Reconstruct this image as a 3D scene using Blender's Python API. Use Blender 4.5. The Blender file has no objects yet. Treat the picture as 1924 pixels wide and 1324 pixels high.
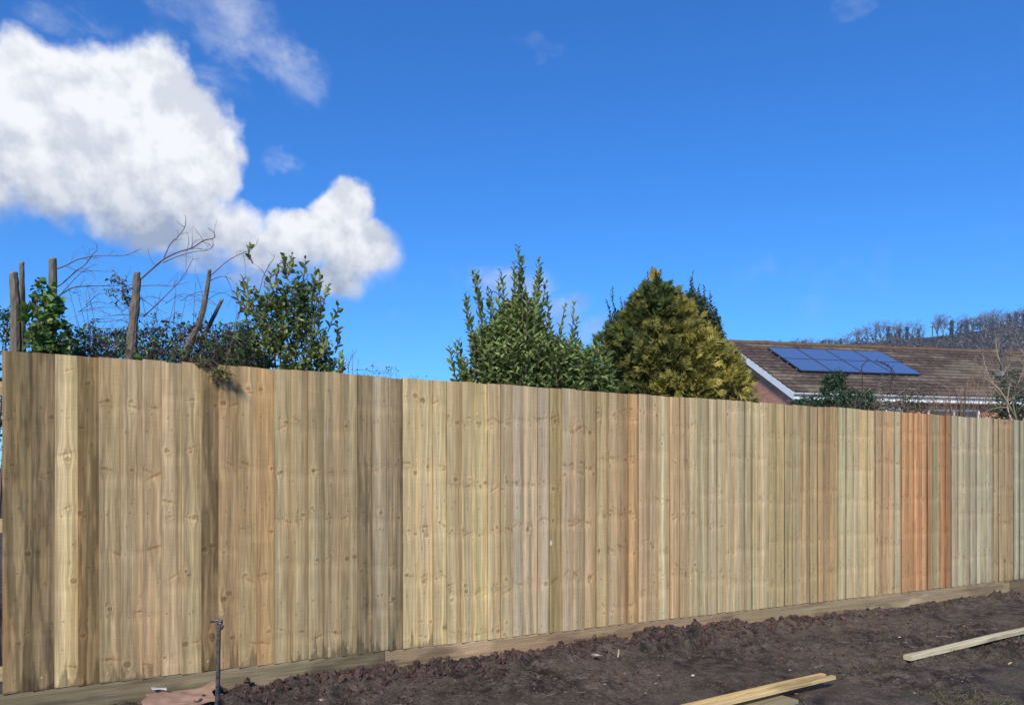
import bpy, math, random
import numpy as np
random.seed(7)
RNG = np.random.default_rng(7)
R = math.radians
S = bpy.context.scene
COL = S.collection

# ------------------------------------------------------------------ camera
EYE = 1.26
FPX, CX, HY = 1450.0, 962.0, 902.0          # focal length, centre column and horizon row in photo pixels
cam_d = bpy.data.cameras.new("camera")
cam = bpy.data.objects.new("camera", cam_d); COL.objects.link(cam)
cam.location = (0, 0, EYE); cam.rotation_euler = (R(90), 0, 0)
cam_d.sensor_width = 36; cam_d.lens = FPX / 1924 * 36
cam_d.shift_y = (HY - 662) / 1924
cam_d.clip_start = 0.05; cam_d.clip_end = 3000
S.camera = cam

# ------------------------------------------------------------------ light, sky, exposure
SUN_EL, SUN_AZ = R(36), R(-103)              # azimuth measured from +X towards +Y
sun_dir = np.array([math.cos(SUN_EL)*math.cos(SUN_AZ), math.cos(SUN_EL)*math.sin(SUN_AZ), math.sin(SUN_EL)])
sl = bpy.data.lights.new("sun", 'SUN'); sl.energy = 3.6; sl.angle = R(10); sl.color = (1.0, 0.905, 0.78)
so = bpy.data.objects.new("sun", sl); COL.objects.link(so)
from mathutils import Vector
so.rotation_euler = Vector(sun_dir).to_track_quat('Z', 'Y').to_euler()
S.view_settings.view_transform = 'Standard'; S.view_settings.look = 'None'
S.view_settings.gamma = 1; S.view_settings.exposure = 0.5; S.view_settings.use_curve_mapping = False

class NT:
    """small node-tree writer"""
    def __init__(s, tree): s.t = tree; tree.nodes.clear()
    def n(s, typ, **k):
        nd = s.t.nodes.new(typ)
        for a, v in k.items(): setattr(nd, a, v)
        return nd
    def put(s, sock, v):
        if isinstance(v, bpy.types.NodeSocket): s.t.links.new(v, sock)
        else: sock.default_value = v
    def math(s, op, a, b=0.0, c=None, clamp=False):
        nd = s.n('ShaderNodeMath', operation=op, use_clamp=clamp)
        s.put(nd.inputs[0], a); s.put(nd.inputs[1], b)
        if c is not None: s.put(nd.inputs[2], c)
        return nd.outputs[0]
    def vmath(s, op, a, b=(0, 0, 0), out=0):
        nd = s.n('ShaderNodeVectorMath', operation=op)
        s.put(nd.inputs[0], a)
        if op == 'SCALE': s.put(nd.inputs['Scale'], b)
        else: s.put(nd.inputs[1], b)
        return nd.outputs['Value'] if op in ('LENGTH', 'DOT_PRODUCT') else nd.outputs[out]
    def noise(s, vec, scale, detail=3, rough=0.5, color=False, dist=0.0):
        nd = s.n('ShaderNodeTexNoise'); s.put(nd.inputs['Vector'], vec)
        nd.inputs['Scale'].default_value = scale; nd.inputs['Detail'].default_value = detail
        nd.inputs['Roughness'].default_value = rough; nd.inputs['Distortion'].default_value = dist
        return nd.outputs[1 if color else 0]
    def rng(s, v, a, b, c, d, smooth=False):
        nd = s.n('ShaderNodeMapRange'); nd.interpolation_type = 'SMOOTHSTEP' if smooth else 'LINEAR'
        s.put(nd.inputs[0], v)
        for i, x in enumerate((a, b, c, d)): s.put(nd.inputs[1+i], x)
        return nd.outputs[0]
    def mix(s, f, a, b, typ='MIX'):
        nd = s.n('ShaderNodeMix', data_type='RGBA', blend_type=typ)
        s.put(nd.inputs[0], f); s.put(nd.inputs[6], a); s.put(nd.inputs[7], b)
        return nd.outputs[2]
    def comb(s, x, y, z):
        nd = s.n('ShaderNodeCombineXYZ')
        for i, v in enumerate((x, y, z)): s.put(nd.inputs[i], v)
        return nd.outputs[0]
    def sep(s, v):
        nd = s.n('ShaderNodeSeparateXYZ'); s.put(nd.inputs[0], v); return nd.outputs

world = bpy.data.worlds.new("World"); S.world = world; world.use_nodes = True
W = NT(world.node_tree)
sky = W.n('ShaderNodeTexSky', sky_type='NISHITA')
sky.sun_disc = False; sky.sun_elevation = SUN_EL
sky.sun_rotation = math.atan2(sun_dir[0], sun_dir[1])
sky.altitude = 60; sky.air_density = 1.0; sky.dust_density = 0.2; sky.ozone_density = 3.0
tc = W.n('ShaderNodeTexCoord')
dirv = W.vmath('NORMALIZE', tc.outputs['Generated'])
dx, dy, dz = W.sep(dirv)
az = W.math('ARCTAN2', dx, dy)
el = W.math('ARCSINE', dz)
pc = W.comb(az, el, 0.0)
def sph(px, py):
    a = math.atan((px-CX)/FPX); return a, math.atan((HY-py)/FPX*math.cos(a))
warp = W.vmath('SUBTRACT', W.noise(dirv, 7.0, 5, 0.55, color=True), (0.5, 0.5, 0.5))
warp2 = W.vmath('SUBTRACT', W.noise(dirv, 26.0, 4, 0.6, color=True), (0.5, 0.5, 0.5))
pw = W.vmath('ADD', pc, W.vmath('SCALE', warp, 0.062))
pw = W.vmath('ADD', pw, W.vmath('SCALE', warp2, 0.028))
def field(blobs, p):
    acc = None
    for cx, cy, rx, ry, w in blobs:
        a, e = sph(cx, cy)
        d = W.vmath('SUBTRACT', p, (a, e, 0))
        d = W.vmath('MULTIPLY', d, (FPX/rx, FPX/ry, 0))
        r = W.vmath('LENGTH', d)
        v = W.rng(r, 1.35, 0.35, 0.0, w, True)
        acc = v if acc is None else W.math('MAXIMUM', acc, v)
    return acc
big = [(-60,210,150,140,1),(60,190,150,110,1),(170,215,150,120,1),(275,200,110,105,1),(330,275,120,115,1),(100,300,190,95,1),(-120,330,160,70,.8),
       (390,330,70,60,.8),(250,330,160,85,1),(335,375,110,50,.9),(200,395,150,42,.75),(300,430,90,36,.7),(420,425,110,52,.72),(500,470,100,52,.78),(560,450,80,60,.9),
       (640,410,75,66,1),(665,470,80,70,1),(640,525,62,36,.85),(470,520,70,30,.45),(370,480,70,28,.5)]
wisp = [(385,28,120,52,.50),(340,55,80,36,.36),(485,105,80,46,.42),(555,145,62,52,.42),(440,150,80,46,.28),(528,308,38,22,.32),(1008,92,70,20,.22),
        (1585,16,42,22,.42),(1500,24,40,20,.2),(130,14,80,40,.30),(955,548,75,48,.8),(1050,600,55,42,.75),(1120,632,60,24,.55),(900,590,60,30,.4),(700,690,60,16,.4),
        (-500,300,300,120,.8),(2600,250,260,90,.6)]
pww = W.vmath('ADD', pw, W.vmath('SCALE', W.vmath('SUBTRACT', W.noise(dirv, 11.0, 5, 0.6, color=True), (0.5, 0.5, 0.5)), 0.07))
fb, fw = field(big, pw), field(wisp, pww)
e_lo, e_up = sph(300, 470)[1], sph(300, 330)[1]
nz = W.noise(dirv, 15.0, 9, 0.60)
nz2 = W.noise(W.vmath('MULTIPLY', dirv, (1.0, 1.0, 1.7)), 9.0, 9, 0.68, dist=0.4)
mb = W.rng(W.math('ADD', fb, W.math('MULTIPLY', W.math('SUBTRACT', nz, 0.5), 0.95)), W.rng(el, e_lo, e_up, 0.04, 0.26), W.rng(el, e_lo, e_up, 0.90, 0.68), 0.0, 1.0, True)
mw = W.math('MULTIPLY', W.rng(W.math('ADD', fw, W.math('MULTIPLY', W.math('MULTIPLY', W.math('SUBTRACT', nz2, 0.5), 1.9), W.rng(fw, 0.0, 0.2, 0.0, 1.0))), 0.06, 1.2, 0.0, 1.0, True), 0.62)
mask = W.math('MAXIMUM', mb, mw)
# shape of the cloud: how much the cloud thickens towards the light
n_a = W.noise(dirv, 12.0, 8, 0.58)
n_b = W.noise(W.vmath('ADD', dirv, (0.008, 0.0, 0.018)), 12.0, 8, 0.58)
puff = W.rng(W.math('SUBTRACT', n_a, n_b), -0.10, 0.10, 0.0, 1.0)
edge = W.rng(fb, 0.45, 1.0, 1.0, 0.0)
_, e_low = sph(0, 440); _, e_hi = sph(0, 190)
hgt = W.rng(el, e_low, e_hi, 0.0, 1.0, True)
hgt2 = W.rng(el, sph(640, 560)[1], sph(640, 380)[1], 0.15, 1.0, True)
right = W.rng(az, sph(330, 0)[0], sph(480, 0)[0], 0.0, 1.0)
hh = W.math('ADD', W.math('MULTIPLY', hgt, W.math('SUBTRACT', 1.0, right)), W.math('MULTIPLY', hgt2, right))
lum = W.math('ADD', W.math('MULTIPLY', hh, 0.78), W.math('MULTIPLY', W.math('SUBTRACT', puff, 0.32), 0.62), clamp=True)
ccol = W.mix(lum, (0.26, 0.31, 0.41, 1), (0.69, 0.70, 0.72, 1))
hs = W.n('ShaderNodeHueSaturation'); hs.inputs['Saturation'].default_value = 1.22; hs.inputs['Value'].default_value = 1.0
hs.inputs['Hue'].default_value = 0.5
W.put(hs.inputs['Color'], sky.outputs[0])
SKY = 0.11
skyc = W.vmath('MULTIPLY', hs.outputs[0], (0.35, 0.785, 1.19))
cl10 = W.vmath('SCALE', ccol, 1.0/SKY)
final = W.mix(mask, skyc, cl10)
bg = W.n('ShaderNodeBackground'); W.put(bg.inputs[0], final); bg.inputs[1].default_value = SKY
wo = W.n('ShaderNodeOutputWorld'); W.t.links.new(bg.outputs[0], wo.inputs[0])

# ------------------------------------------------------------------ helpers
def lin(r, g, b):
    return tuple((c/255/12.92 if c/255 <= .04045 else ((c/255+.055)/1.055)**2.4) for c in (r, g, b))
def P(px, py, Y): return np.array([(px-CX)/FPX*Y, Y, EYE+(HY-py)/FPX*Y])
def tagp(o, label=None, cat=None, group=None, kind=None):
    for k, v in (('label', label), ('category', cat), ('group', group), ('kind', kind)):
        if v: o[k] = v
    return o
def thing(name, label, cat, loc=(0, 0, 0), group=None, rz=0):
    o = bpy.data.objects.new(name, None); COL.objects.link(o); o.location = loc; o.rotation_euler = (0, 0, rz)
    o.empty_display_size = 0.2
    return tagp(o, label, cat, group)

_tab = np.random.default_rng(99).random((256, 256))
def vnoise(x, y, seed=0):
    x = np.asarray(x, float)+seed*17.31; y = np.asarray(y, float)+seed*7.77
    xi = np.floor(x).astype(int); yi = np.floor(y).astype(int); fx = x-xi; fy = y-yi
    fx = fx*fx*(3-2*fx); fy = fy*fy*(3-2*fy)
    a = _tab[xi & 255, yi & 255]; b = _tab[(xi+1) & 255, yi & 255]; c = _tab[xi & 255, (yi+1) & 255]; d = _tab[(xi+1) & 255, (yi+1) & 255]
    return (a*(1-fx)+b*fx)*(1-fy)+(c*(1-fx)+d*fx)*fy
def fbm(x, y, o=4, seed=0, g=.5):
    s = 0; a = 1; t = 0
    for i in range(o):
        s = s+a*vnoise(np.asarray(x)*2**i, np.asarray(y)*2**i, seed+i*3); t += a; a *= g
    return s/t

class MB:
    """collects geometry and links it as one mesh object"""
    def __init__(s): s.v = []; s.f = []; s.c = []; s.n = 0; s.a = []; s.mi = []
    def add(s, v, f, c=(1, 1, 1), a=None, mi=0):
        v = np.asarray(v, float).reshape(-1, 3); k = len(v)
        s.v.append(v)
        if isinstance(f, np.ndarray): f = (f+s.n).tolist()
        else: f = [[i+s.n for i in q] for q in f]
        s.f.extend(f); s.mi.extend([mi]*len(f))
        c = np.asarray(c, float)
        s.c.append(np.tile(c, (k, 1)) if c.ndim == 1 else c)
        s.a.append(np.zeros((k, 3)) if a is None else np.asarray(a, float))
        s.n += k
    def box(s, c, size, rz=0.0, col=(1, 1, 1), M=None):
        x, y, z = [q/2 for q in size]
        v = np.array([(i*x, j*y, k*z) for i in (-1, 1) for j in (-1, 1) for k in (-1, 1)])
        if M is not None: v = v@np.asarray(M).T
        else:
            cr, sr = math.cos(rz), math.sin(rz); v = np.stack([v[:, 0]*cr-v[:, 1]*sr, v[:, 0]*sr+v[:, 1]*cr, v[:, 2]], 1)
        s.add(v+np.asarray(c), [(0, 1, 3, 2), (4, 6, 7, 5), (0, 4, 5, 1), (2, 3, 7, 6), (0, 2, 6, 4), (1, 5, 7, 3)], col)
    def tube(s, pts, rad, n=5, col=(1, 1, 1), cap=True, rough=0.0):
        pts = np.asarray(pts, float); m = len(pts)
        rad = np.full(m, rad) if np.isscalar(rad) else np.asarray(rad, float)
        d = np.gradient(pts, axis=0); d /= np.linalg.norm(d, axis=1)[:, None]+1e-9
        ref = np.array([0, 0, 1.]) if abs(d[0, 2]) < .9 else np.array([1., 0, 0])
        u = np.cross(d, ref); u /= np.linalg.norm(u, axis=1)[:, None]+1e-9; w = np.cross(d, u)
        an = np.arange(n)*2*math.pi/n
        rr = rad[:, None]*(1+(RNG.random((m, n))-.5)*rough)
        v = pts[:, None, :]+rr[..., None]*(np.cos(an)[None, :, None]*u[:, None, :]+np.sin(an)[None, :, None]*w[:, None, :])
        f = [(i*n+j, i*n+(j+1) % n, (i+1)*n+(j+1) % n, (i+1)*n+j) for i in range(m-1) for j in range(n)]
        if cap: f += [tuple(range(n))[::-1], tuple((m-1)*n+j for j in range(n))]
        s.add(v.reshape(-1, 3), f, col)
    def leaves(s, p, d, nrm, L, Wd, col, fold=.25, curl=.15):
        """8-vertex folded leaves, all arrays"""
        k = len(p)
        if k == 0: return
        d = d/(np.linalg.norm(d, axis=1)[:, None]+1e-9)
        side = np.cross(d, nrm); side /= np.linalg.norm(side, axis=1)[:, None]+1e-9
        up = np.cross(side, d)
        L = np.broadcast_to(L, k)[:, None]; Wd = np.broadcast_to(Wd, k)[:, None]
        def pt(t, w, h): return p+d*L*t+side*Wd*w+up*(L*curl*(-(t*t))+Wd*h)
        V = np.stack([pt(0, 0, 0), pt(.3, -.5, fold), pt(.3, 0, 0), pt(.3, .5, fold), pt(.66, -.42, fold), pt(.66, 0, 0), pt(.66, .42, fold), pt(1, 0, 0)], 1)
        fq = [(1, 4, 5, 2), (2, 5, 6, 3)]; ft = [(0, 1, 2), (0, 2, 3), (4, 7, 5), (5, 7, 6)]
        base = np.arange(k)[:, None, None]*8
        F = (base+np.array(fq)).reshape(-1, 4).tolist()+(base+np.array(ft)).reshape(-1, 3).tolist()
        C = np.repeat(np.broadcast_to(col, (k, 3)), 8, axis=0)
        s.v.append(V.reshape(-1, 3)); n0 = s.n
        s.f.extend([[i+n0 for i in q] for q in F]); s.mi.extend([0]*len(F))
        s.c.append(C); s.a.append(np.zeros((k*8, 3))); s.n += k*8
    def build(s, name, mat, parent=None, smooth=False, attr=False, loc=None):
        me = bpy.data.meshes.new(name)
        v = np.concatenate(s.v)
        if loc is not None: v = v-np.asarray(loc)
        elif parent is not None: v = v-np.array(parent.location)
        me.from_pydata(v.tolist(), [], s.f)
        ca = me.attributes.new("col", 'FLOAT_COLOR', 'POINT')
        c = np.concatenate(s.c); ca.data.foreach_set('color', np.concatenate([c, np.ones((len(c), 1))], 1).astype(np.float32).ravel())
        if attr:
            ga = me.attributes.new("gp", 'FLOAT_VECTOR', 'POINT'); ga.data.foreach_set('vector', np.concatenate(s.a).astype(np.float32).ravel())
        mats = mat if isinstance(mat, (list, tuple)) else [mat]
        for m in mats: me.materials.append(m)
        if len(mats) > 1: me.polygons.foreach_set('material_index', s.mi)
        if smooth: me.polygons.foreach_set('use_smooth', [True]*len(me.polygons))
        me.update()
        o = bpy.data.objects.new(name, me); COL.objects.link(o)
        if loc is not None: o.location = loc
        if parent is not None: o.parent = parent
        return o

def mat(name, fn, rough=.8, spec=.3):
    m = bpy.data.materials.new(name); m.use_nodes = True; N = NT(m.node_tree)
    b = N.n('ShaderNodeBsdfPrincipled'); o = N.n('ShaderNodeOutputMaterial'); N.t.links.new(b.outputs[0], o.inputs[0])
    b.inputs['Roughness'].default_value = rough; b.inputs['Specular IOR Level'].default_value = spec
    fn(N, b, o); return m
def bump(N, b, h, strength=.5, dist=.01):
    nd = N.n('ShaderNodeBump'); nd.inputs['Strength'].default_value = strength; nd.inputs['Distance'].default_value = dist
    N.put(nd.inputs['Height'], h); N.t.links.new(nd.outputs[0], b.inputs['Normal'])
def attr(N, name='col', out='Color'):
    return N.n('ShaderNodeAttribute', attribute_name=name).outputs[out]
def obc(N): return N.n('ShaderNodeTexCoord').outputs['Object']

# ------------------------------------------------------------------ materials
def m_board(N, b, o):
    gp = attr(N, 'gp', 'Vector'); g, v, sd = N.sep(gp)
    c1 = N.comb(N.math('MULTIPLY', g, 210), N.math('MULTIPLY', v, 5), N.math('MULTIPLY', sd, 9.7))
    c2 = N.comb(N.math('MULTIPLY', g, 70), N.math('MULTIPLY', v, 1.3), N.math('MULTIPLY', sd, 5.1))
    c3 = N.comb(N.math('MULTIPLY', g, 6), N.math('MULTIPLY', v, 150), sd)
    c4 = N.comb(N.math('MULTIPLY', g, 110), N.math('MULTIPLY', v, 2.2), N.math('MULTIPLY', sd, 3.3))
    f1 = N.noise(c1, 1, 3, .6); f2 = N.noise(c2, 1, 3, .55); f3 = N.noise(c3, 1, 2, .5); f4 = N.noise(c4, 1, 4, .6)
    k = N.math('MULTIPLY', N.rng(f1, .3, .7, .74, 1.18), N.rng(f2, .3, .7, .76, 1.2))
    k = N.math('MULTIPLY', k, N.rng(f3, .3, .7, .95, 1.04))
    crack = N.rng(f4, .72, .80, 1.0, .45)
    k = N.math('MULTIPLY', k, crack)
    col = N.vmath('SCALE', attr(N), k)
    hue = N.noise(N.comb(N.math('MULTIPLY', g, 30), N.math('MULTIPLY', v, 1.7), N.math('ADD', sd, 50)), 1, 2)
    col = N.mix(N.rng(hue, .35, .7, 0, .35), col, N.vmath('MULTIPLY', col, (1.10, .93, .74)))
    N.put(b.inputs['Base Color'], col)
    bump(N, b, N.math('ADD', f1, N.math('MULTIPLY', f4, .8)), .5, .0015)
M_board = mat('featheredge_wood', m_board, .78, .25)
def m_attr_noise(scale, lo, hi, bs=.3, bd=.003, stretch=(1, 1, 1), detail=5):
    def f(N, b, o):
        v = N.vmath('MULTIPLY', obc(N), stretch)
        n = N.noise(v, scale, detail, .6)
        N.put(b.inputs['Base Color'], N.vmath('SCALE', attr(N), N.rng(n, .25, .75, lo, hi)))
        bump(N, b, n, bs, bd)
    return f
M_wood = mat('sawn_timber', m_attr_noise(14, .7, 1.15, .4, .002, (1, 1, 1)), .75, .25)
M_bark = mat('bark', m_attr_noise(60, .55, 1.35, .8, .006, (1, 1, .25)), .9, .15)
M_twig = mat('bare_twigs', m_attr_noise(20, .8, 1.2, 0.1, .001), .85, .2)
def m_leaf(trans, rough, spec=.4):
    def f(N, b, o):
        n = N.noise(obc(N), 9, 3, .5)
        c = N.vmath('SCALE', attr(N), N.rng(n, .25, .75, .75, 1.25))
        N.put(b.inputs['Base Color'], c)
        t = N.n('ShaderNodeBsdfTranslucent'); N.put(t.inputs[0], N.vmath('MULTIPLY', c, (1.3, 1.4, .6)))
        mx = N.n('ShaderNodeMixShader'); mx.inputs[0].default_value = trans
        N.t.links.new(b.outputs[0], mx.inputs[1]); N.t.links.new(t.outputs[0], mx.inputs[2]); N.t.links.new(mx.outputs[0], o.inputs[0])
    return f
M_leaf = mat('leaves', m_leaf(.22, .5), .5, .4)
M_gloss = mat('glossy_leaves', m_leaf(.20, .45), .46, .3)
M_needle = mat('conifer_sprays', m_leaf(.18, .7), .7, .2)
def m_soil(N, b, o):
    v = obc(N)
    n1 = N.noise(v, 1.1, 4, .6); n2 = N.noise(v, 9, 6, .65); n3 = N.noise(v, 70, 5, .7)
    dry = N.noise(v, .55, 3, .5)
    c = N.mix(N.rng(n2, .40, .64, 0, 1), (.017, .012, .009, 1), (.118, .091, .070, 1))
    c = N.mix(N.rng(n1, .42, .62, 0, .75, True), c, (.122, .092, .066, 1))
    g = N.noise(v, 2.6, 5, .7)
    c = N.mix(N.math('MULTIPLY', N.rng(g, .5, .66, 0, .75, True), attr(N, 'grassy', 'Fac')), c, (.085, .078, .042, 1))
    far = N.rng(N.vmath('LENGTH', v), 22, 40, 0, 1)
    c = N.mix(far, c, N.mix(N.rng(n1, .4, .6, 0, 1), (.05, .09, .025, 1), (.07, .10, .035, 1)))
    c = N.vmath('SCALE', c, N.rng(n3, .3, .7, .45, 1.6))
    N.put(b.inputs['Base Color'], c)
    N.put(b.inputs['Roughness'], N.rng(n2, .3, .7, .62, .95))
    bump(N, b, N.math('ADD', n2, N.math('MULTIPLY', n3, .6)), 1.0, .03)
M_soil = mat('muddy_soil', m_soil, .85, .3)
M_clod = mat('clods', m_attr_noise(60, .5, 1.5, .9, .008), .92, .15)
M_matte = mat('matte', m_attr_noise(8, .85, 1.1, .1, .002), .7, .3)
M_paint = mat('white_paint', m_attr_noise(3, .92, 1.04, .05, .002), .45, .4)
M_tile = mat('roof_tiles', m_attr_noise(5, .65, 1.4, .5, .01, (1, 1, 1), 8), .9, .2)
def m_brick(N, b, o):
    t = N.n('ShaderNodeTexBrick'); t.offset = .5
    uv = N.n('ShaderNodeAttribute', attribute_name='gp').outputs['Vector']
    N.put(t.inputs['Vector'], uv)
    t.inputs['Color1'].default_value = (.50, .22, .135, 1); t.inputs['Color2'].default_value = (.40, .17, .105, 1)
    t.inputs['Mortar'].default_value = (.36, .29, .24, 1); t.inputs['Scale'].default_value = 1
    t.inputs['Mortar Size'].default_value = .006; t.inputs['Brick Width'].default_value = .225; t.inputs['Row Height'].default_value = .075
    n = N.noise(uv, 3, 5, .6)
    N.put(b.inputs['Base Color'], N.vmath('SCALE', t.outputs[0], N.rng(n, .3, .7, .8, 1.2)))
    bump(N, b, t.outputs[1], -.4, .004)
M_brick = mat('brickwork', m_brick, .9, .2)
def m_pv(N, b, o):
    uv = N.n('ShaderNodeAttribute', attribute_name='gp').outputs['Vector']
    t = N.n('ShaderNodeTexBrick'); t.offset = 0; N.put(t.inputs['Vector'], uv)
    t.inputs['Color1'].default_value = (.080, .125, .25, 1); t.inputs['Color2'].default_value = (.090, .135, .27, 1)
    t.inputs['Mortar'].default_value = (.05, .07, .13, 1); t.inputs['Scale'].default_value = 1
    t.inputs['Mortar Size'].default_value = .004; t.inputs['Brick Width'].default_value = .156; t.inputs['Row Height'].default_value = .156
    N.put(b.inputs['Base Color'], t.outputs[0])
    b.inputs['Coat Weight'].default_value = 1; b.inputs['Coat Roughness'].default_value = .2
M_pv = mat('solar_glass', m_pv, .3, .9)
M_dark = mat('dark_metal', m_attr_noise(20, .8, 1.2, .1, .001), .45, .5)
def m_rust(N, b, o):
    n = N.noise(obc(N), 45, 5, .65)
    N.put(b.inputs['Base Color'], N.mix(N.rng(n, .4, .6, 0, 1), (.055, .065, .085, 1), (.12, .075, .055, 1)))
    N.put(b.inputs['Metallic'], N.rng(n, .4, .6, .7, 0)); bump(N, b, n, .5, .002)
M_rust = mat('rusty_iron', m_rust, .55, .4)
def m_glass(N, b, o):
    b.inputs['Base Color'].default_value = (.02, .03, .04, 1)
M_glass = mat('window_glass', m_glass, .08, .8)
def m_hill(N, b, o):
    v = obc(N); n1 = N.noise(v, .02, 4, .6); n2 = N.noise(v, .12, 6, .65)
    c = N.mix(N.rng(n2, .35, .65, 0, 1), (.055, .050, .040, 1), (.095, .080, .060, 1))
    c = N.mix(N.rng(n1, .52, .6, 0, .8, True), c, (.075, .10, .038, 1))
    N.put(b.inputs['Base Color'], c)
M_hill = mat('hill_turf', m_hill, .95, .1)

# ------------------------------------------------------------------ fence frame of reference
FA = np.array([-2.673, 4.05]); FD = np.array([8.523, 4.77]); FD = FD/np.linalg.norm(FD); FN = np.array([FD[1], -FD[0]])   # FN points to the camera side
FROT = math.atan2(FD[1], FD[0])
def t_of(px):
    k = (px-CX)/FPX; return (k*FA[1]-FA[0])/(FD[0]-k*FD[1])
def d_of(px): return FA[1]+t_of(px)*FD[1]
def fpt(t, n, z): return np.array([FA[0]+FD[0]*t+FN[0]*n, FA[1]+FD[1]*t+FN[1]*n, z])
ZB = 0.14; HB = 1.80

# ------------------------------------------------------------------ ground
def sm(x, a, b):
    q = np.clip((np.asarray(x, float)-a)/(b-a), 0, 1); return q*q*(3-2*q)
def ridge_amt(s): return (.35+.65*sm(s, .9, 1.6))*(1-.80*sm(s, 5.2, 6.6))*(.6+.8*vnoise(s*1.7, s*0, 5))
def ground_z(s, n, fine=True):
    z = -.035*np.clip(n-.3, 0, 8)
    back = np.clip(-n-.6, 0, None)
    z = z+1.55*sm(back, 0, 16)
    front = (n > -.4) & (n < 6)
    w = sm(n, -.35, .0)*(1-sm(n, 3.8, 6))
    r = ridge_amt(s)*.070*np.exp(-((n-.19-.05*vnoise(s*2.1, 0*s, 8))/.13)**2)
    z = z+w*(r + .012*sm(s, 5.6, 6.4)*0)
    if fine:
        l1 = (fbm(s*1.3, n*1.9, 3, 11)-.5)*.075*sm(n, .15, .7)
        l2 = (fbm(s*6, n*9, 4, 12, .6)-.5)*.115
        rough = .28+1.0*np.exp(-((n-.17)/.22)**2)+.75*sm(fbm(s*1.1+3, n*1.5, 2, 14), .45, .6)
        l3 = (fbm(s*24, n*28, 3, 13, .6)-.5)*.036
        near_board = 1-sm(n, 0, .05)
        z = z+w*(l1+(l2+l3)*rough*(1-.6*near_board)*np.minimum(1, .55+sm(s, 0.2, 1.2)))
    return z
def graded(lo, hi, step, far, k=1.35):
    a = list(np.arange(lo, hi+1e-9, step)); st = step*2
    while a[-1] < far: a.append(a[-1]+st); st *= k
    st = step*2; b = []
    x = lo
    while x > -far: x -= st; b.append(x); st *= k
    return np.clip(np.array(b[::-1]+a), -far, far)
gs = graded(-.6, 12.5, .0135, 660); gn = graded(-.35, 3.1, .0125, 660)
SS, NN = np.meshgrid(gs, gn, indexing='ij')
ZZ = ground_z(SS, NN)
GV = np.stack([FA[0]+FD[0]*SS+FN[0]*NN, FA[1]+FD[1]*SS+FN[1]*NN, ZZ], -1).reshape(-1, 3)
ns, nn = SS.shape
ii = (np.arange(ns-1)[:, None]*nn+np.arange(nn-1)[None, :]).ravel()
GF = np.stack([ii, ii+1, ii+nn+1, ii+nn], 1)[:, ::-1]
g = MB(); g.add(GV, GF, (1, 1, 1))
ground = g.build('ground', M_soil, smooth=True)
ga = ground.data.attributes.new('grassy', 'FLOAT', 'POINT')
def grassy(s, n):   # where tufts of turf survive
    x = FA[0]+FD[0]*s+FN[0]*n; y = FA[1]+FD[1]*s+FN[1]*n
    return sm(n, 1.0, 2.2)*sm(x/y, .15, .55)
ga.data.foreach_set('value', grassy(SS, NN).astype(np.float32).ravel())
tagp(ground, kind='structure')
bpy.context.view_layer.update()

# ------------------------------------------------------------------ fence
EDGES = [5,61,103,146,186,227,267,303,341,378,410,447,482,514,546,578,608,641,671,698,729,755,784,812,838,865,890,914,939,962,985,1008,1030,1054,
 1077,1096,1118,1141,1159,1178,1197,1218,1237,1256,1275,1292,1309,1328,1345,1362,1380,1397,1411,1425,1441,1456,1472,1487,1503,1519,1534,1546,1559,
 1572,1587,1601,1615,1628,1642,1655,1667,1678,1691,1704,1717,1729,1740,1750.6,1763,1774,1785,1797,1808,1820,1832,1843,1853,1864,1874,1885,1894,
 1902,1913,1923,1933,1942,1951,1960,1969,1977]
TONES = [(5,120,102,76,1),(61,112,95,71,1),(103,186,168,130,0),(146,128,106,72,.9),(186,163,143,113,.5),(303,170,150,118,.35),(378,118,101,74,1),(410,152,127,93,.5),
 (447,170,146,110,.3),(482,172,136,96,.2),(514,160,145,113,.35),(671,122,108,82,.8),(698,150,138,112,.3),(729,126,110,84,.8),(755,182,165,127,.0),(838,180,163,124,0),(939,172,152,120,.1),
 (962,176,163,140,.0),(1030,152,134,94,.2),(1054,180,164,138,0),(1096,172,150,115,.1),(1118,182,162,124,.0),(1159,162,136,100,.2),(1178,170,138,100,.2),(1197,172,150,120,.1),
 (1237,188,178,144,0),(1256,174,149,118,.1),(1292,176,160,128,0),(1309,180,166,132,0),(1362,182,168,136,0),(1441,163,148,108,.1),(1487,174,158,124,0),(1503,170,148,113,.1),(1534,166,140,106,.1),
 (1572,186,175,140,0),(1615,182,166,130,0),(1642,184,155,120,0),(1678,172,158,130,0),(1691,186,138,100,0),(1750,176,164,130,0),(1763,180,129,90,0),
 (1785,176,167,142,0),(1832,173,166,143,0),(1864,166,146,115,0),(1902,160,158,138,0),(1933,168,150,120,0)]
GROUPS = [5,103,146,186,303,378,447,514,671,755,838,962,1054,1118,1197,1237,1256,1309,1362,1441,1503,1572,1642,1691,1785,1864,1902,3000]
def tone_of(px):
    c = TONES[0]
    for q in TONES:
        if px >= q[0]-1: c = q
    return c
rg = np.random.default_rng(21)
GK = []
for gi in range(len(GROUPS)-1):
    hs_ = []; h = rg.uniform(.05, .42)
    while h < 1.78: hs_.append(h); h += rg.uniform(.27, .47)
    GK.append((hs_, rg.uniform(.02, .10), rg.uniform(.6, 1.15)))
fence = thing('wooden_fence', 'long new closeboard wooden fence of upright featheredge boards crossing the whole view', 'fence', tuple(fpt(0, 0, 0)))
BAYS = [(5, 728), (728, 1375), (1375, 1905), (1905, 3000)]
panels = [MB() for _ in BAYS]
WAVG = .1
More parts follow.
